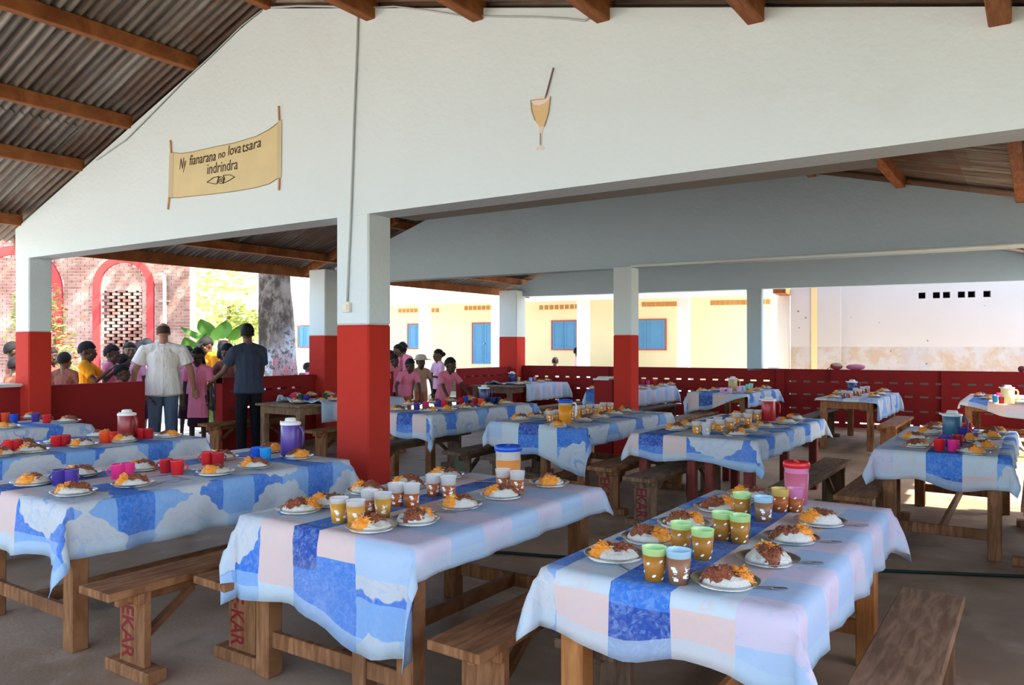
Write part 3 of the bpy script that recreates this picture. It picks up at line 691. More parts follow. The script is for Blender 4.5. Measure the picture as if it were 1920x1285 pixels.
def pitcher(px, py, label, liq, lid, sh='sh_clear', h=.20, r=.062, fill=.8, z=TH+.006, rot=-15):
    t = thing('lidded_pitcher', label, 'pitcher', onZ(px, py, z), YAW+radians(rot))
    MB().lathe([(r*.82, 0), (r*.86, .004), (r*1.02, h), (r*1.06, h+.003), (r, h+.004), (r*.85, .006)], 32, capt=False).build('pitcher_body', M[sh], t)
    MB().lathe([(r*.82+.0012, .003), (r*.86+.0012, .004), (r*(.86+.16*fill)+.0012, h*fill)], 32).build('drink', M[liq], t)
    MB().lathe([(r*1.09, h-.012), (r*1.11, h+.004), (r*1.05, h+.014), (r*.95, h+.016), (r*.9, h+.009), (.001, h+.009)], 32, capt=False).build('lid', M[lid], t)
    MB().bar((-r*.55, 0, h+.014), (r*.55, 0, h+.014), .018, .012).build('lid_grip', M[lid], t, bev=.003)
    MB().tube([(r*.98, 0, h*.92), (r*1.45, 0, h*.93), (r*1.62, 0, h*.80), (r*1.5, 0, h*.35), (r*1.2, 0, h*.2), (r*.88, 0, h*.22)], .009, 8).build('handle', M['white'] if sh == 'sh_clear' else M['p_pink'], t)
    return t
def spoon_mesh(fork):
    b = MB(); b.bar((0, -.06, .004), (0, .045, .006), .008, .002)
    if fork:
        b.box((-.010, .04, .004), (.010, .062, .006))
        for i in range(4): b.box((-.010+i*.0056, .06, .004), (-.0072+i*.0056, .088, .006))
    else: b.ball((0, .065, .006), (.016, .026, .005), 12, 6)
    return b.mesh('fork' if fork else 'spoon', M['steel'])
SPOON, FORK = spoon_mesh(False), spoon_mesh(True)
def cutlery(px, py, rot, fork, label, z=TH+.007):
    return tag(link('fork' if fork else 'spoon', FORK if fork else SPOON, None, onZ(px, py, z), (0, 0, YAW+radians(rot))), label, 'fork' if fork else 'spoon')

ORD = ['first', 'second', 'third', 'fourth', 'fifth', 'sixth', 'seventh', 'eighth', 'ninth', 'tenth']
def plates(name, group, rows):
    for row, lst in rows:
        for i, it in enumerate(lst):
            px, py = it[0], it[1]; rot = it[2] if len(it) > 2 else random.choice((0, 20, -20, 160, 200, 180, 90)); look = it[3] if len(it) > 3 else 'rice'
            plate(px, py, rot, f'{look} plate, {ORD[i]} from near end, {row} row of {name}', group)
plates('the green-rimmed cup table', 'plates with the green-rimmed cups', [('left', [(1152, 1048, 10), (1216, 1016, 150), (1281, 988, 190), (1345, 957, 180), (1405, 934, 0)]), ('right', [(1360, 1098, 185), (1440, 1056, -100), (1483, 1016, 180), (1538, 984, 10)])])
plates('the frosted tea cup table', 'plates with the frosted tea cups', [('left', [(563, 960, 200), (616, 948, 20), (690, 925, 0), (765, 914, 0), (836, 896, 10)]), ('right', [(697, 994, 50), (780, 981, 240), (863, 953, 30), (942, 934, 0), (1030, 911, 90)])])
plates('the big mug table', 'plates among the red and pink mugs', [('left', [(62, 909, 90), (152, 893, 20), (266, 882, 10), (416, 862, 15), (505, 848, 170)]), ('right', [(139, 928, 20), (250, 912, 30), (404, 890, 80), (480, 878, 20), (558, 860, 140)])])
plates('the red flask table', 'plates around the red flask', [('left', [(45, 838, 10), (112, 832, 90), (190, 820, 170)]), ('right', [(2, 856, 90), (62, 848, 10), (155, 838, 60), (233, 829, 60), (316, 820, 160)])])
plates('the farthest left table', 'plates on the farthest left table', [('left', [(62, 785, 0)]), ('right', [(14, 803, 90), (130, 792, 0)])])
plates('the bare-ended table', 'plates on the bare-ended table', [('left', [(556, 744, 70), (584, 742, 70), (617, 741, 70)]), ('right', [(558, 756, 0), (599, 754, 160), (628, 752, 10)])])
plates('the table right behind the big column', 'plates behind the big column', [('left', [(773, 760, 0), (815, 757, 0), (848, 754, 0), (882, 750, 60)]), ('right', [(747, 771, 0), (803, 773, 180), (840, 770, 90), (877, 767, 0), (914, 763, 20), (948, 758, 10)])])
plates('the orange-juice pitcher table', 'plates around the orange-juice pitcher', [('left', [(976, 788, 0), (1004, 784, 0), (1036, 777, 10), (1078, 772, 10)]), ('right', [(1046, 801, 90), (1094, 790, 0), (1126, 784, 20), (1153, 778, 0), (1174, 773, 0)])])
plates('the long red-legged table', 'plates on the red-legged table', [('left', [(1267, 807, 0), (1294, 801, 0), (1379, 791, 30), (1386, 781, 30)]), ('right', [(1379, 818, 180), (1398, 809, 180), (1432, 802, 0), (1475, 795, 0), (1490, 788, 0)])])
plates('the teal jug table', 'plates around the teal jug', [('left', [(1719, 839, 180), (1714, 825, 0), (1741, 815, 0), (1752, 804, 180)]), ('right', [(1824, 852, 90), (1845, 842, 90), (1827, 829, 20), (1856, 822, 90), (1866, 814, 180)])])
plates('the corner table', 'plates on the corner table', [('left', [(933, 714, 0), (953, 713, 0)]), ('right', [(976, 721, 0), (988, 720, 0), (1014, 717, 0), (1028, 715, 0), (1043, 713, 0)])])
plates('the table behind the slim column', 'plates behind the slim column', [('left', [(1114, 730, 0)]), ('right', [(1208, 730, 0), (1227, 728, 0), (1243, 725, 0), (1257, 722, 90)])])
plates('the tan jug table', 'plates around the tan jug', [('left', [(1318, 735, 0), (1342, 733, 0)]), ('right', [(1404, 737, 90), (1421, 733, 60), (1436, 729, 0)])])
plates('the bare-fronted back table', 'plates on the bare-fronted back table', [('left', [(1565, 747, 0), (1574, 739, 0)]), ('right', [(1640, 745, 0), (1650, 741, 0), (1658, 735, 20)])])
plates('the sunlit table', 'plates on the sunlit table', [('left', [(1838, 744, 0), (1853, 749, 90)]), ('right', [(1913, 756, 0)])])

g1 = 'cups on the nearest table'
for (px, py, k, lb) in ((1227, 1088, 'green', 'nearest green-rimmed cup, at the front edge beside a blue cup'), (1272, 1094, 'blue', 'blue-rimmed cup of cocoa at the front edge of the near table'), (1277, 1034, 'green', 'green-rimmed cup left of its twin in the second pair'), (1317, 1049, 'green', 'green-rimmed cup right of its twin in the second pair'),
    (1354, 1012, 'green', 'green-rimmed cup left of its twin in the third pair'), (1387, 1018, 'green', 'green-rimmed cup right of its twin in the third pair'), (1391, 970, 'green', 'farthest green-rimmed cup, left of the distant blue one'), (1431, 978, 'blue', 'blue-rimmed cup in front of the yellow cup'), (1463, 960, 'yellow', 'yellow-rimmed cup of red tea beside the pink cup'), (1490, 960, 'pink', 'pink cup standing against the pink pitcher')): cup(px, py, k, lb, g1)
g2 = 'frosted cups on the tea table'
for (px, py, k, lb) in ((636, 980, 'amber', 'leftmost frosted cup of amber juice on the tea table'), (667, 986, 'amber', 'amber frosted cup behind the nearest rice plate'), (693, 964, 'tea', 'frosted cup of red tea left of the single paler amber one'), (718, 970, 'amber', 'pale amber frosted cup right of a darker tea cup'), (743, 949, 'tea', 'frosted tea cup left of its twin, fourth pair along'), (772, 951, 'tea', 'frosted tea cup right of its twin, before the plate with spoon'),
    (813, 930, 'tea', 'frosted tea cup left of its twin beside a white napkin'), (841, 934, 'tea', 'frosted tea cup right of its twin beside a white napkin'), (943, 918, 'tea', 'frosted tea cup right in front of the blue-lidded pitcher'), (970, 923, 'tea', 'frosted tea cup at the right, behind the plate, by the pitcher')): cup(px, py, k, lb, g2)
pitcher(1493, 945, 'pink pitcher with a red lid on the nearest table', 'j_pink', 'p_red', 'sh_pink', .185, .055, .80, rot=80)
pitcher(953, 909, 'clear pitcher of peach juice with a blue lid on the tea table', 'j_peach', 'p_blue', 'sh_clear', .195, .068, .70, rot=85)
pitcher(1060, 794, 'clear pitcher of bright orange juice with a blue lid', 'j_orange', 'p_blue', 'sh_clear', .21, .066, .84)
g3 = 'frosted cups around the orange-juice pitcher'
for i, (px, py) in enumerate(((1031, 791), (1045, 789), (1075, 784), (1081, 780), (1091, 779), (1105, 777), (1120, 777), (1131, 773), (1144, 773))): cup(px, py, 'orange', f'frosted cup of orange juice, {ORD[i]} from the left around the orange-juice pitcher', g3)
g4 = 'frosted cups on the red-legged table'
cup(1324, 816, 'empty', 'empty frosted cup among the orange juice cups', g4)
for i, (px, py) in enumerate(((1306, 814), (1332, 809), (1346, 804), (1350, 811), (1369, 806), (1381, 796), (1402, 797), (1406, 788), (1421, 789))): cup(px, py, 'orange', f'full cup of orange juice, {ORD[i]} from the left on the red-legged table', g4)
g5 = 'frosted cups on the bare-fronted back table'
for i, (px, py) in enumerate(((1582, 746), (1594, 747), (1604, 741), (1611, 743), (1617, 738), (1626, 737))): cup(px, py, 'tea', f'small frosted cup of tea, {ORD[i]} from the left beside the blue flask', g5)
gm = 'mugs on the big mug table'
for px, py, c, lb, h in ((112, 910, 'violet', 'deep blue mug of the pair at the left end of the mug table', 170), (134, 909, 'purple', 'purple mug beside the deep blue one at the left end', -20), (222, 898, 'pink', 'left one of the two hot pink mugs', 190), (240, 896, 'pink', 'right one of the two hot pink mugs', 80),
    (312, 887, 'crimson', 'crimson mug touching the red mug with visible handle', 180), (333, 890, 'red', 'red mug with its handle showing, in the middle of the mug table', 0), (389, 872, 'red', 'left mug of the red pair behind the plate with bright rim', 170), (409, 873, 'crimson', 'right mug of the red pair behind the plate with bright rim', 60), (483, 862, 'blue', 'dark blue mug touching the sky-blue mug', 180), (498, 864, 'sky', 'sky-blue mug near the purple jug', 90)): mug(px, py, c, lb, gm, h)
gm = 'mugs on the red flask table'
for px, py, c, lb in ((17, 848, 'red', 'left mug of the red pair at the left edge of the photo'), (33, 847, 'crimson', 'right mug of the red pair near the left edge of the photo'), (106, 838, 'red', 'left mug of the crimson pair beside the carrot plate'), (123, 837, 'crimson', 'right mug of the crimson pair beside the carrot plate'), (196, 831, 'orange', 'orange-red mug left of the red flask'), (210, 830, 'red', 'red mug hidden partly behind the orange-red one'), (264, 823, 'red', 'left mug of the red pair right of the red flask'), (279, 823, 'crimson', 'mug with visible handle right of the red flask')): mug(px, py, c, lb, gm, random.choice((0, 90, 180)))
gm = 'mugs on the farthest left table'
for px, py, c, lb, h in ((10, 790, 'orange', 'orange mug at the left edge on the farthest left table', 90), (26, 793, 'blue', 'blue mug beside the orange one at the left edge', 90), (67, 791, 'purple', 'purple mug on the farthest left table', 150), (88, 794, 'red', 'red mug beside the purple one on the farthest left table', 60)): mug(px, py, c, lb, gm, h)
gm = 'mugs on the bare-ended table'
for px, py, c, lb, h in ((551, 749, 'pink', 'crimson-pink mug on the bare-ended table', 180), (564, 751, 'green', 'left dark green mug on the bare-ended table', 90), (574, 751, 'purple', 'purple mug between plates on the bare-ended table', 0), (609, 748, 'green', 'right dark green mug, near the big column', 90)): mug(px, py, c, lb, gm, h)
gm = 'mugs on the table right behind the big column'
for px, py, c, lb in ((781, 769, 'purple', 'purple mug nearest the big column'), (799, 767, 'pink', 'pink mug beside the purple one near the big column'), (822, 763, 'purple', 'second purple mug, left of the bright red one'), (833, 764, 'red', 'bright red mug in the middle behind the big column'), (866, 758, 'crimson', 'crimson mug left of the small blue one'), (873, 755, 'blue', 'small blue mug in front of the leaning boy'), (891, 759, 'crimson', 'left mug of the red pair before the purple flask'), (902, 760, 'orange', 'orange-red mug left of the purple flask'), (924, 758, 'navy', 'left navy mug right of the purple flask'), (934, 757, 'navy', 'right navy mug right of the purple flask')): mug(px, py, c, lb, gm, random.choice((0, 90, 180)))
gm = 'mugs on the teal jug table'
for px, py, c, lb, h in ((1761, 845, 'red', 'red mug with its handle to the left in front of the teal jug', 180), (1787, 847, 'pink', 'pink mug at the front of the teal jug table', 20), (1795, 836, 'crimson', 'crimson mug behind the pink one', 0), (1771, 837, 'purple', 'purple mug behind the red one before the teal jug', 180), (1806, 820, 'violet', 'dark violet mug at the foot of the teal jug', 0), (1813, 812, 'red', 'red mug right of the teal jug, at its back', 0)): mug(px, py, c, lb, gm, h)
gm = 'pastel mugs on the corner table'
for px, py, c, lb in ((972, 715, 'lgreen', 'pale green mug on the corner table'), (984, 712, 'lpink', 'pale pink mug left of the pale blue one'), (995, 716, 'lblue', 'pale blue mug in front of the pink ones'), (1003, 714, 'lpink', 'pale pink mug right of the pale blue one'), (1013, 709, 'lblue', 'pale blue mug at the back of the corner table'), (1021, 710, 'cream', 'cream mug beside the pale blue one at the back'), (944, 714, 'white', 'white bowl-like mug left of the navy flask')):
    if c == 'white': M['p_white'] = M['white']
    mug(px, py, c, lb, gm, 90)
gm = 'mugs behind the slim column'
for px, py, c, lb in ((1205, 722, 'crimson', 'crimson mug closest to the slim column'), (1215, 722, 'pink', 'pink mug behind the slim column'), (1228, 721, 'red', 'red mug farthest from the slim column')): mug(px, py, c, lb, gm, 90)
gm = 'mugs on the tan jug table'
for px, py, c, lb in ((1354, 737, 'lpink', 'pale pink mug left of the tan jug'), (1368, 738, 'lpink', 'pale pink mug in front of the tan jug'), (1386, 734, 'lpink', 'pale pink mug right of the tan jug'), (1393, 733, 'lblue', 'pale blue mug between the tan jug and mint mugs'), (1402, 730, 'mint', 'left mint green mug right of the tan jug'), (1408, 728, 'mint', 'right mint green mug right of the tan jug')): mug(px, py, c, lb, gm, 90)
gm = 'mugs on the sunlit table'
for px, py, c, lb in ((1873, 748, 'pink', 'pink mug left of the ivory jug in sunshine'), (1866, 754, 'sky', 'sky-blue mug on the sunlit table'), (1878, 757, 'crimson', 'crimson mug at the foot of the ivory jug')): mug(px, py, c, lb, gm, 90)
jug(545, 857, 'purple', 'purple jug with a white lid on the big mug table', .215, .064)
jug(238, 824, 'maroon', 'dark red flask with a white lid on the second left table', .19, .066)
jug(908, 757, 'navy', 'dark purple flask behind the red mugs', .19, .068)
jug(1441, 789, 'crimson', 'bright red flask on the long red-legged table', .195, .068)
jug(1785, 818, 'teal', 'teal jug with a white lid and round knob', .165, .072)
jug(960, 716, 'navy', 'navy flask on the corner table with pastel mugs', .165, .068)
jug(1374, 733, 'tan', 'tan jug with handle on the back table', .19, .072)
jug(1598, 736, 'navy', 'navy flask on the bare-fronted back table', .155, .074)
jug(1889, 757, 'ivory', 'ivory jug standing in sunshine at the right edge', .19, .075)

for px, py, r, fk, lb in ((1163, 1064, 25, False, 'spoon half under the first plate at the front left'), (1492, 1056, 262, True, 'fork sticking out right of the plate with tomato and carrots'), (1420, 1104, 262, True, 'fork right of the nearest plate'), (1532, 1017, 262, True, 'fork right of the carrot plate in the right row'), (1585, 986, 262, True, 'fork right of the farthest plate in the right row'),
    (832, 962, 75, False, 'bright spoon left of the plate with sauce on the tea table'), (905, 938, 290, False, 'spoon leaning between two plates on the tea table'), (918, 905, 80, False, 'spoon behind the tea cups near the blue-lidded pitcher'), (985, 915, 300, False, 'spoon left of the farthest plate on the tea table'), (335, 897, 235, True, 'fork lying in front of the red mugs'), (372, 882, 100, False, 'spoon left of the red mug pair'), (600, 868, 240, True, 'fork right of the last plate near the purple jug'), (455, 860, 280, False, 'bright spoon behind the red mug pair'), (655, 952, 60, False, 'spoon between the first plates on the tea table'), (1312, 972, 60, True, 'fork left of the third plate in the left row')):
    cutlery(px, py, r, fk, lb)

# ------------------------------------------------------------------ outside: church, trees, school, white building
def brick_mat():
    g = G('red_brick'); r = g.rand(); p = g.pos(); a = g.noise(p, 6, 3); b = g.noise(g.scale(p, (1, 1, 1)), 2.3, 2)
    c = g.mix(r, (.28, .125, .09), (.40, .21, .16)); c = g.mix(g.step(b, .4, .65)*.6, c, (.58, .38, .31)); c = g.mix(g.step(a, .6, .8)*.5, c, (.2, .08, .06))
    return g.done(c, .85)
M['brick'] = brick_mat(); M['mortar'] = plain('lime_mortar', (.74, .68, .63), .9, var=.1, sc=6); M['archred'] = plain('red_arch_paint', (.52, .05, .045), .7, var=.15, sc=4)
DC = 19.0; c0 = atD(355, 648, DC)
ch = thing('brick_church', 'brick church with red-painted arches and openwork vents behind the left opening', 'church', (c0.x, c0.y, 0), YAW)
cx = lambda px: (px-355)/FPX*DC
cz = lambda py: EYE-(py-648)/FPX*DC
ARCH = [(cx(232), cz(537), .74, .17), (cx(30), cz(548), 1.14, .22)]      # centre x, springing height, outer radius, width
LX0, LX1, LZ0, LZ1 = cx(194), cx(266), cz(652), cz(545)
mb = MB().box((-5.6, .02, 0), (LX0, .4, 4.9)).box((LX1, .02, 0), (0, .4, 4.9)).box((LX0, .02, LZ1), (LX1, .4, 4.9)).box((LX0, .02, 0), (LX1, .4, LZ0))
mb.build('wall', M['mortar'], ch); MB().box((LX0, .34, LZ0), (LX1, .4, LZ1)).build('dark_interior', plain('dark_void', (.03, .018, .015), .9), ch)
def arch_band(cx_, cz_, R, w, z0):
    vs = []; pts = [(-R, z0-cz_)]+[(R*cos(pi-pi*i/20), R*sin(pi*i/20)) for i in range(21)]+[(R, z0-cz_)]
    inn = [(-(R-w), z0-cz_)]+[((R-w)*cos(pi-pi*i/20), (R-w)*sin(pi*i/20)) for i in range(21)]+[((R-w), z0-cz_)]
    b = MB(); n = len(pts)
    for y in (-.045, .03):
        b.v += [(cx_+x, y, cz_+z) for x, z in pts]+[(cx_+x, y, cz_+z) for x, z in inn]
    for i in range(n-1):
        b.face((i, i+1, n+i+1, n+i)); b.face((i, 2*n+i, 2*n+i+1, i+1)); b.face((n+i, n+i+1, 3*n+i+1, 3*n+i)); b.face((2*n+i, 3*n+i, 3*n+i+1, 2*n+i+1))
    return b
for a in ARCH: arch_band(*a, .3).build('arch', M['archred'], ch, fixn=True)
MB().box((-5.6, -.06, cz(447)), (0, .03, cz(440))).build('string_course', M['archred'], ch)
BL, BH, JT = .198, .064, .0135
unit = MB().box((-.5, 0, -.5), (.5, .06, .5)).mesh('brick', M['brick'])
rest = MB(); nb = 0; rz_ = .42; row = 0; rb = random.Random(3)
def inband(x, z, pad=.02):
    for ax, az, R, w in ARCH:
        d = hypot(x-ax, z-az) if z > az else abs(x-ax)
        if R-w-pad < d < R+pad: return True
    return False
cand = []
while rz_ < 4.45:
    zc = rz_+BH/2
    if LZ0 < zc < LZ1:
        spans = [(-5.5, LX0), (LX1, 0)]; k = 0; x = LX0-(.13 if row % 2 else 0)
        while x < LX1:
            a, b_ = max(x+.08, LX0), min(x+.26, LX1)
            if b_-a > .03: cand.append((a, b_, rz_, True))
            x += .26
    else: spans = [(-5.5, 0)]
    for s0, s1 in spans:
        x = s0-(BL/2 if row % 2 else 0)
        while x < s1:
            a, b_ = max(x, s0), min(x+BL, s1)
            segs = [(a, b_)]
            if inband(a, zc) or inband(b_, zc) or inband((a+b_)/2, zc):
                segs = []; q = a
                while q < b_-.03:
                    if not inband(q+.02, zc): segs.append((q, q+.04))
                    q += .04
                mg = []
                for sg in segs:
                    if mg and abs(mg[-1][1]-sg[0]) < .001: mg[-1] = (mg[-1][0], sg[1])
                    else: mg.append(sg)
                segs = mg
            for sg in segs:
                if sg[1]-sg[0] > .03: cand.append((sg[0], sg[1], rz_, False))
            x += BL+JT
    rz_ += BH+JT; row += 1
cand.sort(key=lambda c: (0 if cx(120) < c[0] < 0 and cz(640) < c[2] < cz(478) else 1, abs((c[0]+c[1])/2-cx(240))+abs(c[2]-cz(560))))
for i, (a, b_, z, lat) in enumerate(cand):
    y = rb.uniform(-.006, .006)
    if i < 295:
        o = link('brick', unit, ch, ((a+b_)/2, y, z+BH/2)); o.scale = (b_-a, 1.6 if lat else 1, BH)
    else: rest.box((a, y, z), (b_, .05, z+BH))
tag(rest.build('brickwork', M['brick'], ch), kind='stuff')
dp = plain('grey_drainpipe', (.50, .48, .47), .5)
MB().tube([(cx(300), -.09, cz(515)), (cx(307), -.10, cz(515)), (cx(311), -.10, cz(519)), (cx(312), -.10, cz(530)), (cx(313), -.10, .02)], .045, 10).build('drainpipe', dp, ch)
MB().box((cx(303), -.15, cz(566)), (cx(319), 0, cz(564))).build('pipe_bracket', dp, ch)

def leaf_mass(name, mat, blobs, n, size, parent, seed=1, droop=.3):
    r = random.Random(seed); b = MB()
    for i in range(n):
        c, R = blobs[i % len(blobs)]
        while True:
            d = Vector((r.uniform(-1, 1), r.uniform(-1, 1), r.uniform(-1, 1)))
            if .15 < d.length < 1: break
        p = Vector(c)+Vector((d.x*R[0], d.y*R[1], d.z*R[2])); s = size*r.uniform(.6, 1.3); a = r.uniform(0, 6.3); t = r.uniform(-1.1, 1.1)
        x = Vector((cos(a), sin(a), 0))*s; y = Vector((-sin(a)*cos(t), cos(a)*cos(t), sin(t)-droop))*s*.5
        b.add([p-x, p-y, p+x, p+y], [(0, 1, 2, 3)])
    return tag(b.build(name, mat, parent), kind='stuff')
def leafm(n, a, b, tl=.35):
    g = G(n); c = g.mix(g.noise(g.coord(), 3, 2), a, b); m = g.done(c, .6); t = g.n('ShaderNodeBsdfTranslucent'); g.put(t.inputs[0], c)
    mx = g.n('ShaderNodeMixShader'); mx.inputs[0].default_value = tl; g.t.links.new(g.b.outputs[0], mx.inputs[1]); g.t.links.new(t.outputs[0], mx.inputs[2]); g.t.links.new(mx.outputs[0], g.out.inputs[0]); return m
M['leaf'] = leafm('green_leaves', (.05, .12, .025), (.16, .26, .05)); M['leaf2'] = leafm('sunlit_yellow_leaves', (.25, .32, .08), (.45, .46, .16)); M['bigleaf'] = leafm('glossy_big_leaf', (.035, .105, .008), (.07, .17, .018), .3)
def bark_mat():
    g = G('blotchy_bark'); p = g.coord(); a = g.noise(g.scale(p, (1, 1, .55)), 4, 5, .7); v = g.noise(p, 11, 4, .7); x, y, z = g.sep(p)
    c = g.mix(g.step(a, .42, .62), (.05, .036, .028), (.22, .18, .15)); c = g.mix(g.step(v, .55, .7)*.6, c, (.12, .09, .075))
    w = g.step(z+(a-.5)*1.6-(x+.1)*1.2, 1.55, 1.0); c = g.mix(w*g.step(v, .62, .45)*.9, c, (.42, .46, .52))
    rd = g.step(z+(a-.5)*1.2+x*.4, 1.55, 1.0)*(x > .02); c = g.mix(rd*g.step(v, .6, .4)*.9, c, (.42, .09, .10)); g.bump(a+v, .06, 1)
    return g.done(c, .9)
tp = atD(521, 648, 16.2); tp.z = 0
tree = thing('big_tree', 'big blotchy tree trunk with whitewashed foot behind the left parapet', 'tree', tp, YAW)
tr = []
for i in range(13): z = i*.42; tr.append((.40-.012*i+.24*max(0, 1-z/1.1)**2, z))
b = MB(); n = 28
for r_, z in tr:
    for k in range(n): a = 2*pi*k/n; q = r_*(1+.10*sin(3*a+z*.6)+.05*sin(7*a-z)+.06*noise.noise(Vector((cos(a)*2, sin(a)*2, z*1.3)))); b.v.append((q*cos(a)-.03*z, q*sin(a), z-.03))
for i in range(len(tr)-1):
    for k in range(n): b.face((i*n+k, i*n+(k+1) % n, (i+1)*n+(k+1) % n, (i+1)*n+k), 0, True)
b.build('trunk', bark_mat(), tree)
b = MB()
for a, l in ((.3, 4), (1.7, 3.6), (2.9, 4.2), (4.0, 3.5), (5.2, 4)): b.tube([(-.14, 0, 4.4), (l*.4*cos(a), l*.4*sin(a), 5.6), (l*.8*cos(a), l*.8*sin(a), 6.8)], [.24, .17, .08], 8)
tag(b.build('branches', M['wooddk'], tree), kind='stuff')
leaf_mass('foliage', M['leaf'], [((-.5, 0, 7.2), (5, 4.5, 2)), ((-3, -.5, 6.8), (3.2, 3, 1.6)), ((2, -1, 7), (3, 3, 1.5)), ((.5, -2.5, 6.6), (3, 2.5, 1.4))], 1500, .34, tree, 4)
leaf_mass('foliage', M['leaf'], [((3.2, -1.2, 5.4), (1.9, 1.7, 1.5))], 520, .34, tree, 5)  # extra clump out of view, added sunward to keep the trunk in shade
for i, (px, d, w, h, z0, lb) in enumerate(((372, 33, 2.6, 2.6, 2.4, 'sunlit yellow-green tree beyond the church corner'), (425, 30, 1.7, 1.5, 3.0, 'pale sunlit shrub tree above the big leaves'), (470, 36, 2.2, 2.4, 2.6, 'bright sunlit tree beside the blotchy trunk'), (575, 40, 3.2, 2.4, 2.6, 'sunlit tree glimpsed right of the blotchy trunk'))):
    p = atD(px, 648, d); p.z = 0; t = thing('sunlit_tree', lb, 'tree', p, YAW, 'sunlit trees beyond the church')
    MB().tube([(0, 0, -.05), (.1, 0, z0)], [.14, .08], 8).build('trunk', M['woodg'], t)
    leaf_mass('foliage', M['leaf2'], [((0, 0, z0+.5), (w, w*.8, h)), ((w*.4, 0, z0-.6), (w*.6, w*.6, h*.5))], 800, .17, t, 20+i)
# climbing bush with red flowers at the left column
p = atD(100, 648, 12.6); p.z = 0
bush = thing('flowering_bush', 'climbing bush with red flowers behind the left column', 'bush', p, YAW)
MB().tube([(0, 0, -.03), (.05, .05, 1.0), (-.05, 0, 2.1)], [.03, .025, .015], 6).build('stem', M['woodg'], bush)
BL_ = [((.02, 0, 1.9), (.17, .2, .55)), ((.12, .05, 1.35), (.22, .25, .5)), ((-.55, .1, 1.55), (.3, .2, .45)), ((-.62, .1, 2.05), (.12, .15, .3)), ((.2, 0, .95), (.25, .25, .5))]
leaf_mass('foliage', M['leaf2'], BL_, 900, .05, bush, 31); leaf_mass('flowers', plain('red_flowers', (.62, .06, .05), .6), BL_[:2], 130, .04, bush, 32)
# plant with big heart-shaped leaves
p = atD(392, 648, 14.0); p.z = 0
taro = thing('big_leaf_plant', 'plant with very big bright green leaves behind the parapet', 'plant', p, YAW)
def big_leaf(base, tip, w, yaw, curl):
    base, tip = Vector(base), Vector(tip); d = tip-base; side = Vector((cos(yaw), sin(yaw), .15)); n = 8; b = MB()
    for i in range(n+1):
        t = i/n; ww = w*sin(pi*min(1, .12+t*.88))**.75*(1-t*.25)
        c = base+d*t+Vector((0, 0, -curl*t*t)); 
        for s in (-1, -.5, 0, .5, 1): b.v.append(tuple(c+side*ww*s+Vector((0, -.05*abs(s)*w*4, -.06*w*(1-abs(s))))))
    for i in range(n):
        for k in range(4): b.face((i*5+k, i*5+k+1, i*5+6+k, i*5+5+k), 0, True)
    return b
for bs, tip, w, yw, cu in (((.02, 0, 1.50), (-.46, -.1, 1.78), .13, .9, .0), ((.0, .1, 1.62), (-.16, .05, 1.93), .17, .1, 0), ((.18, 0, 1.55), (.30, .05, 1.90), .22, -.1, .0), ((.40, .1, 1.55), (.62, .1, 1.86), .2, .2, 0), ((-.1, -.1, 1.35), (.02, -.15, 1.66), .15, .2, 0), ((-.2, -.1, 1.3), (-.34, -.2, 1.60), .16, .5, 0)):
    MB().tube([(.05, 0, -.03), ((bs[0]+.05)/2, 0, .8), bs], .018, 6).build('stalk', M['bigleaf'], taro); big_leaf(bs, tip, w, yw, cu).build('leaf', M['bigleaf'], taro)

# cream school with blue shutters
SP, SA = Vector((-13.4, 18.3, 0)), radians(7.8); ST_ = (cos(SA), sin(SA))
def on_s(px, py): p = onPlane(px, py, SP, ST_); return ((p.x-SP.x)*ST_[0]+(p.y-SP.y)*ST_[1], p.z)
CREAM = plain('cream_plaster', (.84, .78, .54), .85, var=.06, sc=2); WHITE = plain('white_plaster', (.84, .83, .80), .8, var=.04, sc=2)
BLUE = plain('blue_shutter_paint', (.10, .30, .58), .55, var=.08, sc=5); OCH = plain('ochre_vent_recess', (.50, .25, .08), .9); REDP = plain('red_frame_paint', (.52, .10, .06), .6)
school = thing('school_building', 'cream school building with blue shutters and white porch posts behind the hall', 'building', SP, SA)
sx0, sx1 = on_s(562, 600)[0], on_s(1470, 600)[0]; ZT = 2.78
MB().box((sx0, 0, -.03), (sx1, .25, ZT)).build('wall', CREAM, school)
MB().poly([(sx0-.3, -2.0, 2.92), (sx0-.3, .4, 3.05), (sx0-.3, 4, 4.2), (sx0-.3, 4, 4.28), (sx0-.3, -2.0, 3.0)], (sx1-sx0+.5, 0, 0)).build('roof', plain('pale_sheet_roof', (.72, .72, .70), .5), school, fixn=True)
MB().box((sx0-.3, -2.06, 2.56), (sx1+.2, -2.0, 2.96)).build('fascia', WHITE, school)
MB().box((sx0, -2.0, -.03), (sx1, 0, .10)).build('porch_floor', M['conc'], school)
for px in (797, 933, 1094, 1282, 1470, 640):
    x, _ = on_s(px, 600); q = onPlane(px, 600, SP+Vector((ST_[1], -ST_[0], 0))*1.8, ST_); x = (q.x-SP.x)*ST_[0]+(q.y-SP.y)*ST_[1]
    MB().box((x-.13, -1.93, -.03), (x+.13, -1.67, 2.6)).build('porch_post', WHITE, school, bev=.01)
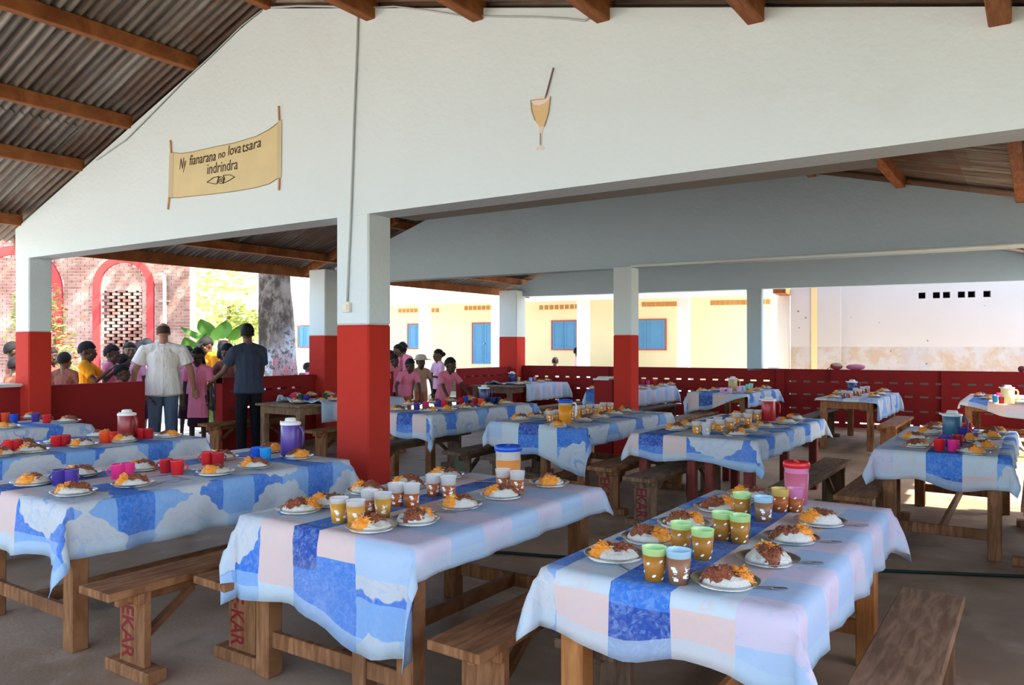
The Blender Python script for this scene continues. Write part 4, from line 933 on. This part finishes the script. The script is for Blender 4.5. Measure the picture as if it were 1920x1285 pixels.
def shutter(px0, py0, px1, py1, name, door=False):
    (xa, za), (xb, zb) = on_s(px0, py0), on_s(px1, py1); w = link(name, None, school, (xa, 0, zb)); W, Hh = xb-xa, za-zb
    fr = MB().box((-.03, -.035, Hh), (W+.03, .01, Hh+.03)).box((-.03, -.035, 0), (0, .01, Hh)).box((W, -.035, 0), (W+.03, .01, Hh))
    if not door: fr.box((-.03, -.035, -.03), (W+.03, .01, 0))
    fr.build('frame', REDP, w)
    for k in range(2):
        x_0 = W*.5*k; b = MB().box((x_0+.006, -.025, .004), (x_0+W*.5-.006, .005, Hh-.004))
        for z0_, z1_ in (((.06, .46), (.52, .94)) if door else ((.08, .92),)):
            x2, x3, z2, z3 = x_0+W*.08, x_0+W*.42, Hh*z0_, Hh*z1_
            for lo, hi in (((x2, z2), (x3, z2+.02)), ((x2, z3-.02), (x3, z3)), ((x2, z2), (x2+.02, z3)), ((x3-.02, z2), (x3, z3))): b.box((lo[0], -.034, lo[1]), (hi[0], -.024, hi[1]))
        b.build('shutter' if not door else 'door_leaf', BLUE, w)
    if door: MB().ball((W*.53, -.05, Hh*.5), .03, 8, 5).build('door_knob', M['steel'], w)
shutter(766, 609, 800, 653, 'window'); shutter(887, 607, 930, 683, 'door', True); shutter(1036, 603, 1081, 655, 'window'); shutter(1178, 601, 1248, 655, 'window'); shutter(560, 612, 583, 651, 'window')
for x0_, x1_, n_, y0_, y1_ in ((750, 787, 6, 583, 582), (812, 820, 2, 582, 582), (874, 923, 7, 578, 577), (1015, 1082, 8, 577, 575), (1207, 1268, 8, 571, 570), (1336, 1392, 7, 568, 567), (1398, 1440, 5, 567, 566)):
    for i in range(n_):
        px = x0_+(x1_-x0_)*i/max(1, n_-1); xa, za = on_s(px, y0_+(y1_-y0_)*i/max(1, n_-1)); MB().box((xa-.055, -.012, za-.06), (xa+.055, .02, za+.06)).build('vent', OCH, school)
# white-washed building at the right
WP = Vector((-3.5, 17.55, 0))
def on_w(px, py): p = onPlane(px, py, WP, ST_); return ((p.x-WP.x)*ST_[0]+(p.y-WP.y)*ST_[1], p.z)
def lime():
    g = G('stained_limewash'); p = g.coord(); x, y, z = g.sep(p); a = g.noise(p, .9, 4); b = g.noise(p, 2.6, 4, .7); v = g.voro(p, 4.2); sp = g.noise(p, 9, 2)
    up = g.mix(a, (.43, .395, .365), (.49, .465, .45)); lo = g.mix(g.step(b, .42, .6), (.38, .30, .225), (.40, .38, .375)); lo = g.mix(g.step(g.noise(g.comb(x, 0, 0), 1.1, 2), .5, .7)*.6, lo, (.34, .34, .39))
    c = g.mix(z < 1.42, up, lo); c = g.mix((v < .085)*g.step(sp, .48, .56)*.85, c, (.12, .09, .07)); return g.done(c, .9)
LIME = lime()
wb = thing('whitewashed_building', 'stained whitewashed building with six small square holes behind the right opening', 'building', WP, SA)
hz = [(on_w(px, py)) for px, py in ((1729, 554.5), (1756, 554), (1775, 553), (1803, 552.5), (1822, 552), (1851, 551))]
xl, xr = on_w(1577, 600)[0], on_w(1577, 600)[0]+9; hs_ = .062; zc_ = 2.45; b = MB(); zs = sum(z for _, z in hz)/6
b.box((xl, 0, -.03), (xr, .3, zs-hs_)).box((xl, 0, zs+hs_), (xr, .3, 3.6)); xs = xl
for x, _ in hz: b.box((xs, 0, zs-hs_), (x-hs_, .3, zs+hs_)); xs = x+hs_
b.box((xs, 0, zs-hs_), (xr, .3, zs+hs_)); b.build('wall', LIME, wb)
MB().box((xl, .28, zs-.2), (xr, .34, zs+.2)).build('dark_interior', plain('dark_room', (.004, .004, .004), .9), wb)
xe = on_w(1483, 600)[0]; TAR = plain('black_tar_plinth', (.02, .018, .017), .8, var=.3)
MB().box((xe, -.14, -.03), (xr, -.0, .74)).build('plinth', TAR, wb)
MB().box((sx0, -.05, .1), (sx1, 0, .55)).build('plinth', plain('brown_plinth', (.10, .07, .05), .8, var=.3), school)
MB().box((xe, -.10, -.03), (xl, .3, 3.6)).build('wall', LIME, wb)
MB().box((on_w(1522, 600)[0], -.115, -.03), (on_w(1533, 600)[0], -.09, 3.6)).build('painted_strip', plain('yellow_stripe_paint', (.70, .52, .25), .85), wb)
MB().box((xe-.25, -.9, 2.54), (xe-.0, .2, 2.66)).build('eave_beam', M['beam'], wb)

# things left on the low walls
def paper_pile(loc_, rz, label, n=3, w=.3, h=.22):
    t = thing('paper_sheets', label, 'paper', loc_, rz)
    for i in range(n): MB().box((-w/2, -h/2, i*.012), (w/2, h/2, i*.012+.009)).build('sheet', M['paper'], t, (random.uniform(-.03, .03), random.uniform(-.02, .02), 0), (0, 0, random.uniform(-.2, .2)))
    return t
paper_pile((WL+.08, 3.86, 1.0), .3, 'white papers lying on the low wall at the left column', 3, .3, .4)
paper_pile((-4.68, 9.13, 1.0), .2, 'stack of white papers on the red stub wall by the slim column', 4, .22, .2)
pq = onPlane(1450, 690, (*A3, 0), D3[:2]); paper_pile((pq.x, pq.y+.06, 1.02), a3, 'flat grey papers on the red back wall near the pale column', 2, .2, .12)
def bag(px, w, h, col, col2, label, strap):
    p = onPlane(px, 690, (*A3, 0), D3[:2]); t = thing('school_bag', label, 'bag', (p.x, p.y+.05, 1.02), a3)
    f = lambda d: .55+.45*abs(d.z)**.5*0+.45*(1-abs(d.x)**3*.4)
    MB().ball((0, 0, h*.47), (w/2, .07, h/2), 16, 10, fn=f).build('bag_body', plain(label.split()[0]+'_bag_cloth', col, .8, var=.2), t)
    MB().ball((w*.05, -.012, h*.66), (w*.36, .068, h*.33), 14, 8).build('flap', plain(label.split()[0]+'_bag_flap', col2, .8, var=.3), t)
    if strap: MB().tube([(-w*.3, -.04, h*.5), (-w*.55, -.075, h*.1), (-w*.62, -.08, -.15), (-w*.5, -.08, -.2), (-w*.42, -.08, -.14), (-w*.35, -.06, h*.2)], .008, 6).build('strap', plain('dark_strap', (.10, .01, .02), .8), t)
bag(1567, .25, .125, (.42, .03, .05), (.45, .47, .36), 'red school bag with pale top and hanging strap on the back wall', True)
bag(1603, .38, .10, (.55, .12, .24), (.60, .25, .38), 'pink bag lying flat beside the red bag on the back wall', False)
bag(1915, .12, .10, (.13, .02, .03), (.18, .05, .05), 'dark maroon bundle on the back wall at the right edge', False)

# ------------------------------------------------------------------ people
def seg(b, p, q, r1, r2, sx=1, sy=1, n=12, lat=Vector((1, 0, 0)), caps=True):
    """tapered limb between two joints with rounded ends; sx, sy widen it along and across the lateral axis"""
    p, q = Vector(p), Vector(q); d = q-p; L = d.length or 1e-5; d = d/L; x = lat-d*lat.dot(d)
    if x.length < .05: x = Vector((0, 1, 0))-d*d.y
    x.normalize(); y = d.cross(x); rows = []
    for a in (80, 50, 20): rows.append((-r1*sin(radians(a))*(1 if caps else .25), r1*cos(radians(a))))
    rows += [(0, r1), (L, r2)]
    for a in (20, 50, 80): rows.append((L+r2*sin(radians(a))*(1 if caps else .25), r2*cos(radians(a))))
    vs = []
    for o, r in rows:
        for k in range(n): t = 2*pi*k/n; vs.append(p+d*o+x*(r*cos(t)*sx)+y*(r*sin(t)*sy))
    m = len(rows); fs = [(i*n+k, i*n+(k+1) % n, (i+1)*n+(k+1) % n, (i+1)*n+k) for i in range(m-1) for k in range(n)]
    fs += [tuple(range(n))[::-1], tuple((m-1)*n+k for k in range(n))]; b.add(vs, fs, 0, True)
def fuse(b, name, mat, parent, vox, it=4, smooth=.5):
    """melt the overlapping limbs into one continuous skin"""
    o = b.build('tmp', mat, fixn=True); m = o.modifiers.new('r', 'REMESH'); m.mode = 'VOXEL'; m.voxel_size = vox; m.use_smooth_shade = True
    s = o.modifiers.new('s', 'SMOOTH'); s.factor = smooth; s.iterations = it
    me = bpy.data.meshes.new_from_object(o.evaluated_get(bpy.context.evaluated_depsgraph_get())); bpy.data.objects.remove(o); me.name = name
    if not me.materials: me.materials.append(mat)
    me.polygons.foreach_set('use_smooth', [True]*len(me.polygons)); return link(name, me, parent)
def cloth_plain(n, c, va=.12):
    g = G(n); p = g.coord(); f = g.noise(g.scale(p, (1, 1, .35)), 16, 3); g.bump(f, .03, .8); return g.done(g.mix(f, tuple(x*(1-va) for x in c), tuple(min(1, x*(1+va)) for x in c)), .85, 0, .1)
SK = {'dark': plain('dark_brown_skin', (.060, .029, .018), .5, var=.12, spec=.35), 'mid': plain('brown_skin', (.12, .056, .032), .5, var=.12, spec=.35), 'tan': plain('sunburnt_skin', (.36, .17, .11), .55, var=.1, spec=.3)}
HAIR = plain('black_hair', (.006, .005, .005), .8); HAIRG = plain('short_brown_hair', (.055, .030, .020), .85)
EYEW, EYEB = plain('eye_white', (.22, .19, .17), .6), plain('eye_dark', (.006, .004, .003), .2)
CL = {k: cloth_plain(k+'_cloth', c) for k, c in dict(white=(.74, .71, .68), pink=(.70, .20, .32), rose=(.62, .17, .25), magenta=(.72, .16, .42), pale_pink=(.74, .42, .58), mauve=(.60, .32, .48), orange=(.78, .30, .015), brown=(.20, .075, .055), navy=(.040, .050, .080), jeans=(.085, .125, .19), black=(.010, .010, .013), beige=(.36, .21, .15), terracotta=(.42, .13, .07), darkskirt=(.03, .012, .022), dkgreen=(.03, .035, .03), hat=(.50, .41, .30)).items()}
def person(label, px, D, H, face, shirt, bottom='darkskirt', skin='dark', lean=0., side=0., armL=None, armR=None, head=(0, 0), hair='short', sleeve='short', dress=0., vox=.0075, kid=True, hem=.50, loose=1.0, pos=None, group=None, hs=None, wide=1.):
    """one figure; face is its heading seen from the camera (0 towards us, 90 to the right, 180 away)"""
    p = atD(px, 648, D) if pos is None else Vector((*pos, 0)); p.z = 0
    az = atan2(-p.y, -p.x)+pi/2+radians(face)              # local -Y faces the camera at 0
    t = thing('person', label, 'person', p, az, group); S = H/1.75; hk = hs or ((1.30 if H < 1.3 else 1.2) if kid else 1.0); k = S*hk*1.04
    wd = S*(.92 if kid else 1.0)*wide
    hip = Vector((0, 0, .53*H)); A = Matrix.Rotation(radians(lean), 3, 'X') @ Matrix.Rotation(radians(side), 3, 'Y')
    up = lambda x, y, z: hip+A @ Vector((x, y, z))          # upper body follows the lean
    nk = .29*H; chest, neck = up(0, 0, .20*H), up(0, .005, nk+.015*H)
    hc = up(0, 0, nk)+A @ Vector((0, -.012*S, .050*H))+Vector((0, 0, .046*H if not kid else .040*H)); Rh = Matrix.Rotation(radians(head[0]), 3, 'Z') @ Matrix.Rotation(radians(head[1]), 3, 'X')
    b = MB(); hd = lambda x, y, z: hc+Rh @ Vector((x*k, y*k, z*k))
    # trunk, neck and head
    seg(b, hip+Vector((0, 0, .0)), up(0, 0, .10*H), .105*wd, .095*wd, 1.35, .85); seg(b, up(0, 0, .10*H), chest, .095*wd, .112*wd, 1.4, .82); seg(b, chest, up(0, 0, .262*H), .112*wd, .07*wd, 1.45, .72)
    seg(b, up(0, .01*S, .25*H), hd(0, .012, -.05), .062*S, .056*k)
    for s in (-1, 1): seg(b, up(0, .012*S, .285*H), up(s*.10*H, .004, .262*H), .050*S, .042*wd)
    b.ball(hc+Rh @ Vector((0, .012*k, .022*k)), (.076*k, .094*k, .098*k), 16, 10, R=Rh); b.ball(hd(0, -.022, -.045), (.058*k, .066*k, .070*k), 14, 8, R=Rh); b.ball(hd(0, -.052, -.088), (.030*k, .026*k, .022*k), 8, 6, R=Rh)
    seg(b, hd(0, -.082, .012), hd(0, -.098, -.020), .009*k, .016*k); b.ball(hd(0, -.088, -.055), (.026*k, .014*k, .013*k), 8, 5, R=Rh); seg(b, hd(-.035, -.078, .030), hd(.035, -.078, .030), .011*k, .011*k)
    for s in (-1, 1): b.ball(hd(s*.077, .012, -.005), (.011*k, .020*k, .031*k), 8, 6, R=Rh); b.ball(hd(s*.040, -.066, -.022), (.020*k, .018*k, .018*k), 8, 5, R=Rh)
    # arms with hands
    hands = {}
    for s, arm in ((1, armL), (-1, armR)):
        (ux, uf, uz), (fx, ff, fz) = arm or ((.16, .02, -1), (.06, .25, -1)); sh = up(s*.112*H*(wide if not kid else .95), .0, .250*H); ul, fl = .165*H, .145*H
        el = sh+Vector((s*ux, -uf, uz)).normalized()*ul; fd = Vector((s*fx, -ff, fz)).normalized(); wr = el+fd*fl
        seg(b, up(s*.07*H, 0, .245*H), sh, .052*wd, .050*wd); seg(b, sh, el, .050*wd, .037*wd); seg(b, el, wr, .037*wd, .025*wd); hands[s] = (sh, el, wr, fd)
        sd = fd.cross(Vector((0, 0, 1)) if abs(fd.z) < .9 else Vector((0, -1, 0))).normalized(); nm = sd.cross(fd)
        seg(b, wr, wr+fd*.065*S*1.05, .024*S, .034*S, 1.1, .5, lat=sd)
        for i, ln in enumerate((.062, .072, .068, .052)):
            o_ = wr+fd*.075*S+sd*(.027-.018*i)*S; m_ = o_+(fd*.92+sd*(.10-.07*i)-nm*.25).normalized()*ln*.55*S; seg(b, o_-fd*.02*S, m_, .0095*S, .009*S, n=8); seg(b, m_, m_+(fd*.75-nm*.6).normalized()*ln*.5*S, .009*S, .0075*S, n=8)
        o_ = wr+fd*.022*S+sd*.026*S; m_ = o_+(sd*.75+fd*.7-nm*.2).normalized()*.038*S; seg(b, o_, m_, .012*S, .0105*S, n=8); seg(b, m_, m_+(fd*.9+sd*.15-nm*.3).normalized()*.032*S, .0105*S, .0085*S, n=8)
    # legs and feet
    for s in (-1, 1):
        h_ = hip+Vector((s*.052*H, 0, -.01*H)); kn = Vector((s*.055*H, -.012*H, .285*H)); an = Vector((s*.06*H, .01*H, .045*H))
        seg(b, h_, kn, .080*wd, .056*wd); seg(b, kn, an, .052*wd, .034*wd); seg(b, an+Vector((0, 0, -.018*H)), Vector((s*.07*H, -.075*H, .018*H)), .032*S, .026*S, 1.15, .75); seg(b, an+Vector((0, .01*H, -.02*H)), Vector((s*.06*H, .022*H, .02*H)), .03*S, .027*S)
    fuse(b, 'body', SK[skin], t, vox*max(.75, S))
    # eyes, hair
    b = MB()
    for s in (-1, 1): b.ball(hd(s*.031, -.0800, .008), (.0115*k, .007*k, .0062*k), 8, 6, 0, R=Rh); b.ball(hd(s*.031, -.0845, .008), (.0056*k, .004*k, .0056*k), 8, 6, 1, R=Rh)
    b.build('eyes', [EYEW, EYEB], t)
    hm = HAIRG if hair == 'bald' else HAIR; b = MB()
    def hf(d):
        nn = .16*noise.noise(d*7)+.08*noise.noise(d*15); line = nn+.30 if d.y < -.35 else (nn+.30-1.0*(d.y+.35) if d.y < .25 else nn-.45)
        if hair == 'bald': return 1.02 if (-.42 < d.z < .52 and d.y > -.05) else .90
        return (1.09+.05*noise.noise(d*6)+.05*noise.noise(d*19)) if d.z > line else .88
    b.ball(hc+Rh @ Vector((0, .014*k, .024*k)), (.079*k, .097*k, .101*k), 26, 18, R=Rh, fn=hf)
    if hair == 'bun': b.ball(hd(.0, .125, .03), (.042*k, .04*k, .042*k), 10, 7)
    if hair in ('long', 'bow'): seg(b, hd(0, .085, .02), hd(.02, .12, -.12), .045*k, .03*k)
    if hair == 'puff':
        for s in (-1, 1): b.ball(hd(s*.06, .07, .09), (.038*k, .038*k, .036*k), 10, 7)
    b.build('hair', hm, t)
    if hair == 'bow': MB().ball(hd(.03, .03, .125), (.045*k, .03*k, .025*k), 8, 5).ball(hd(-.05, .03, .125), (.035*k, .03*k, .022*k), 8, 5).build('hair_bow', plain('coral_bow', (.75, .15, .12), .6), t)
    if hair == 'hat':
        q = Rh.to_4x4(); q.translation = hc; b = MB().lathe([(.185*k, .045*k), (.19*k, .052*k), (.105*k, .075*k), (.098*k, .12*k), (.06*k, .150*k), (.001, .155*k)], 22, capt=False); b.v = [tuple(q @ Vector(v)) for v in b.v]; b.build('hat', CL['hat'], t)
    if hair == 'cap':
        q = Rh.to_4x4(); q.translation = hc; b = MB().ball((0, .01*k, .035*k), (.088*k, .106*k, .095*k), 16, 10, fn=lambda d: 1 if d.z > -.05 else .85); b.poly([(-.06*k, -.08*k, .05*k), (.06*k, -.08*k, .05*k), (.05*k, -.17*k, .03*k), (-.05*k, -.17*k, .03*k)], (0, 0, .008*k)); b.v = [tuple(q @ Vector(v)) for v in b.v]; b.build('cap', plain('black_cap', (.012, .011, .012), .8), t, fixn=True)
    # shirt or dress
    b = MB(); e = .016*S*loose; hz = hem*H-.53*H
    seg(b, up(0, 0, .10*H), up(0, 0, .20*H), .098*wd+e, .114*wd+e, 1.4, .86); seg(b, up(0, 0, .20*H), up(0, .004, .262*H), .116*wd+e, .074*wd+e*.8, 1.45, .80)
    if dress: seg(b, up(0, 0, .12*H), Vector((0, 0, hem*H+.02*H)), .098*wd+e, dress*wd, 1.35, .95, caps=False)
    else: seg(b, up(0, 0, .12*H), (hip+A @ Vector((0, 0, hz)) if hz > 0 else hip+Vector((0, 0, hz))), .100*wd+e*1.2, .112*wd+e*1.7*loose, 1.38, .92, caps=False)
    for s in (-1, 1):
        sh, el, wr, fd = hands[s]; seg(b, up(s*.06*H, 0, .248*H), sh, .056*wd+e*.6, .056*wd+e*.6); seg(b, up(s*.03*H, .01*S, .282*H), up(s*.105*H, .004, .260*H), .053*S+e*.5, .048*wd+e*.5)
        if sleeve: f_ = .62 if sleeve == 'short' else .95; seg(b, sh, sh.lerp(el, f_), .056*wd+e*.6, .052*wd+e*1.1*loose, caps=False)
    fuse(b, 'dress' if dress else 'shirt', CL[shirt], t, vox*1.2*max(.75, S), 3, .4)
    if not kid: MB().tube([neck+A @ Vector((.066*S*cos(a*pi/7), .064*S*sin(a*pi/7)+.004, -.012*H)) for a in range(15)], .015*S, 6).build('collar', CL[shirt], t)
    # trousers or skirt
    b = MB()
    if bottom in ('jeans', 'black', 'beige', 'terracotta', 'dkgreen'):
        seg(b, hip+Vector((0, 0, .03*H)), hip+Vector((0, 0, -.03*H)), .110*wd, .112*wd, 1.38, .92)
        for s in (-1, 1):
            kn = Vector((s*.056*H, -.012*H, .285*H)); an = Vector((s*.062*H, .01*H, .05*H)); lo = an if not kid else kn.lerp(an, .15)
            seg(b, hip+Vector((s*.052*H, 0, -.02*H)), kn, .092*wd, .072*wd); seg(b, kn, lo, .072*wd, .064*wd, caps=False)
        fuse(b, 'trousers', CL[bottom], t, vox*1.25*max(.75, S), 3, .4)
    else:
        seg(b, hip+Vector((0, 0, .03*H)), Vector((0, 0, .24*H)), .112*wd, .155*wd, 1.25, .95, caps=False); fuse(b, 'skirt', CL[bottom], t, vox*1.25*max(.75, S), 3, .4)
    return t
DN = ((.12, .0, -1), (.02, .1, -1))
person('broad bald man in a white short-sleeved shirt and jeans, back to us', 306, 10.45, 1.77, 178, 'white', 'jeans', 'tan', kid=False, hair='bald', armL=((.42, .05, -1), (.12, .3, -1)), armR=((.42, .05, -1), (.15, .25, -1)), hem=.455, loose=1.35, wide=1.16, vox=.0062, head=(8, 4))
person('young man in a dark T-shirt and black trousers leaning on the parapet', 467, 10.40, 1.76, 205, 'navy', 'black', 'mid', kid=False, lean=4, armL=((.30, .45, -1), (.25, .85, -.55)), armR=((.12, .25, -1), (.1, .5, -.8)), hem=.47, loose=1.25, vox=.0062, head=(-20, -8))
person('girl in a pink tunic standing between the white-shirted man and the parapet', 371, 10.85, 1.42, -18, 'pink', 'darkskirt', 'dark', hair='long', dress=.145, hem=.30, sleeve='short', vox=.0065, armR=DN, armL=DN, head=(-10, 6))
G1 = 'children behind the left parapet'
person('boy in a brown shirt seen from behind at the left column', 121, 10.35, 1.36, 150, 'brown', 'dkgreen', 'mid', armR=((.3, .3, -1), (.1, .7, -.4)), group=G1)
person('boy in a bright orange shirt with hands raised to his mouth', 163, 10.1, 1.50, 72, 'orange', 'dkgreen', 'dark', armL=((.15, .75, -.75), (-.15, .75, .75)), armR=((.15, .7, -.7), (-.1, .8, .72)), hem=.48, group=G1, vox=.0065, head=(0, 6))
person('girl in pink with short hair looking right, behind the orange-shirted boy', 210, 10.6, 1.46, 60, 'pink', 'darkskirt', 'dark', group=G1)
person('small child in pink resting an arm over the end of the low wall', 229, 10.15, 1.19, 62, 'rose', 'darkskirt', 'dark', armL=((.35, .9, -.35), (.0, .75, -.75)), armR=((.3, .7, -.5), (0, 1, -.2)), group=G1, vox=.0062, hs=1.35)
person('pale-lit girl in light pink with tied hair at the gap', 243, 11.3, 1.50, 10, 'pale_pink', 'darkskirt', 'mid', hair='bun', group=G1)
person('child with a dark head just behind the small child', 231, 11.0, 1.33, 120, 'mauve', 'darkskirt', 'dark', group=G1)
person('girl in magenta with pink band half hidden by the white shirt', 262, 11.7, 1.47, 60, 'magenta', 'darkskirt', 'dark', hair='long', group=G1)
person('child in a dark cap above the white-shirted man left shoulder', 276, 12.2, 1.56, 20, 'mauve', 'darkskirt', 'dark', hair='cap', group=G1)
person('child with black hair seen between cap and lattice wall', 264, 12.8, 1.52, 40, 'magenta', 'darkskirt', 'dark', group=G1)
person('child half hidden right of the white-shirted man', 352, 12.0, 1.44, 20, 'mauve', 'darkskirt', 'dark', hair='long', group=G1)
person('child in terracotta at the left edge behind the low wall', 14, 10.3, 1.30, 120, 'terracotta', 'darkskirt', 'dark', lean=14, armR=((.3, .5, -.8), (.1, .9, -.2)), group=G1)
person('dark-haired child at the left edge beside the left column', 24, 10.9, 1.50, 100, 'brown', 'darkskirt', 'dark', group=G1)
person('child in brown just right of the left column', 95, 10.9, 1.42, 60, 'brown', 'darkskirt', 'dark', group=G1)
G2 = 'children gathered before the dark-shirted man'
person('boy in a cap and orange top bending his face down', 396, 12.75, 1.60, -50, 'orange', 'dkgreen', 'mid', hair='cap', lean=10, head=(0, 14), group=G2)
person('girl with a coral bow at the back of the group', 419, 13.4, 1.54, 160, 'brown', 'darkskirt', 'dark', hair='bow', group=G2)
person('child with curly hair and raised arm over the parapet', 410, 12.0, 1.42, 100, 'dkgreen', 'dkgreen', 'dark', armL=((.4, .5, .25), (-.3, .2, .9)), armR=((.2, .8, -.5), (0, 1, -.2)), lean=10, group=G2)
person('boy with bowed head closest to the dark T-shirt', 433, 11.62, 1.49, -25, 'brown', 'dkgreen', 'mid', lean=12, head=(-10, 16), armR=((.2, .7, -.7), (0, 1, -.3)), armL=((.2, .7, -.7), (0, 1, -.3)), group=G2)
G3 = 'pupils in pink at the far left gap'
person('girl in a pale pink dress standing with joined hands', 822, 14.6, 1.38, -60, 'pale_pink', 'black', 'mid', hair='bun', armL=((.18, .25, -1), (-.25, .9, .12)), armR=((.18, .25, -1), (-.25, .9, .12)), dress=.135, hem=.45, group=G3, vox=.0068)
person('boy in a pink shirt leaning down towards the red mugs', 838, 11.7, 1.32, 40, 'rose', 'dkgreen', 'dark', lean=26, head=(0, 6), armL=((.2, .65, -.75), (.05, .65, -.75)), armR=((.2, .55, -.8), (0, .6, -.8)), group=G3, vox=.0065, pos=(-7.42, 9.12))
person('child in a beige shirt and brimmed straw hat', 789, 13.9, 1.26, 20, 'beige', 'terracotta', 'dark', hair='hat', armL=((.3, .0, -1), (.1, .1, -1)), group=G3)
person('boy in pink bending forward with both arms straight down', 758, 12.9, 1.30, 25, 'pink', 'terracotta', 'dark', lean=30, head=(0, 10), armL=((.15, .3, -1), (0, .2, -1)), armR=((.5, .3, -.8), (0, .2, -1)), group=G3, vox=.0068)
person('short-haired pupil in pink beside the big column', 738, 13.6, 1.30, 55, 'rose', 'darkskirt', 'dark', group=G3)
person('girl in pink with tied dark hair turned left by the column', 747, 14.9, 1.47, -75, 'pink', 'darkskirt', 'mid', hair='bun', group=G3)
person('pupil in a grey cap behind the girl with tied hair', 755, 15.6, 1.52, 160, 'pink', 'darkskirt', 'mid', hair='cap', group=G3)
person('child in brown wedged against the big column edge', 731, 14.5, 1.36, -40, 'brown', 'darkskirt', 'dark', group=G3)
person('distant child in pink beyond the parapet left of the blue column', 577, 15.5, 1.10, 100, 'magenta', 'darkskirt', 'dark')
person('child whose head just shows above the far wall', 1041, 18.4, 1.16, 180, 'pale_pink', 'darkskirt', 'mid', vox=.009)
person('person in pale pink half hidden by a white porch post', 1083, 20.2, 1.40, 90, 'pale_pink', 'darkskirt', 'dark', vox=.009)
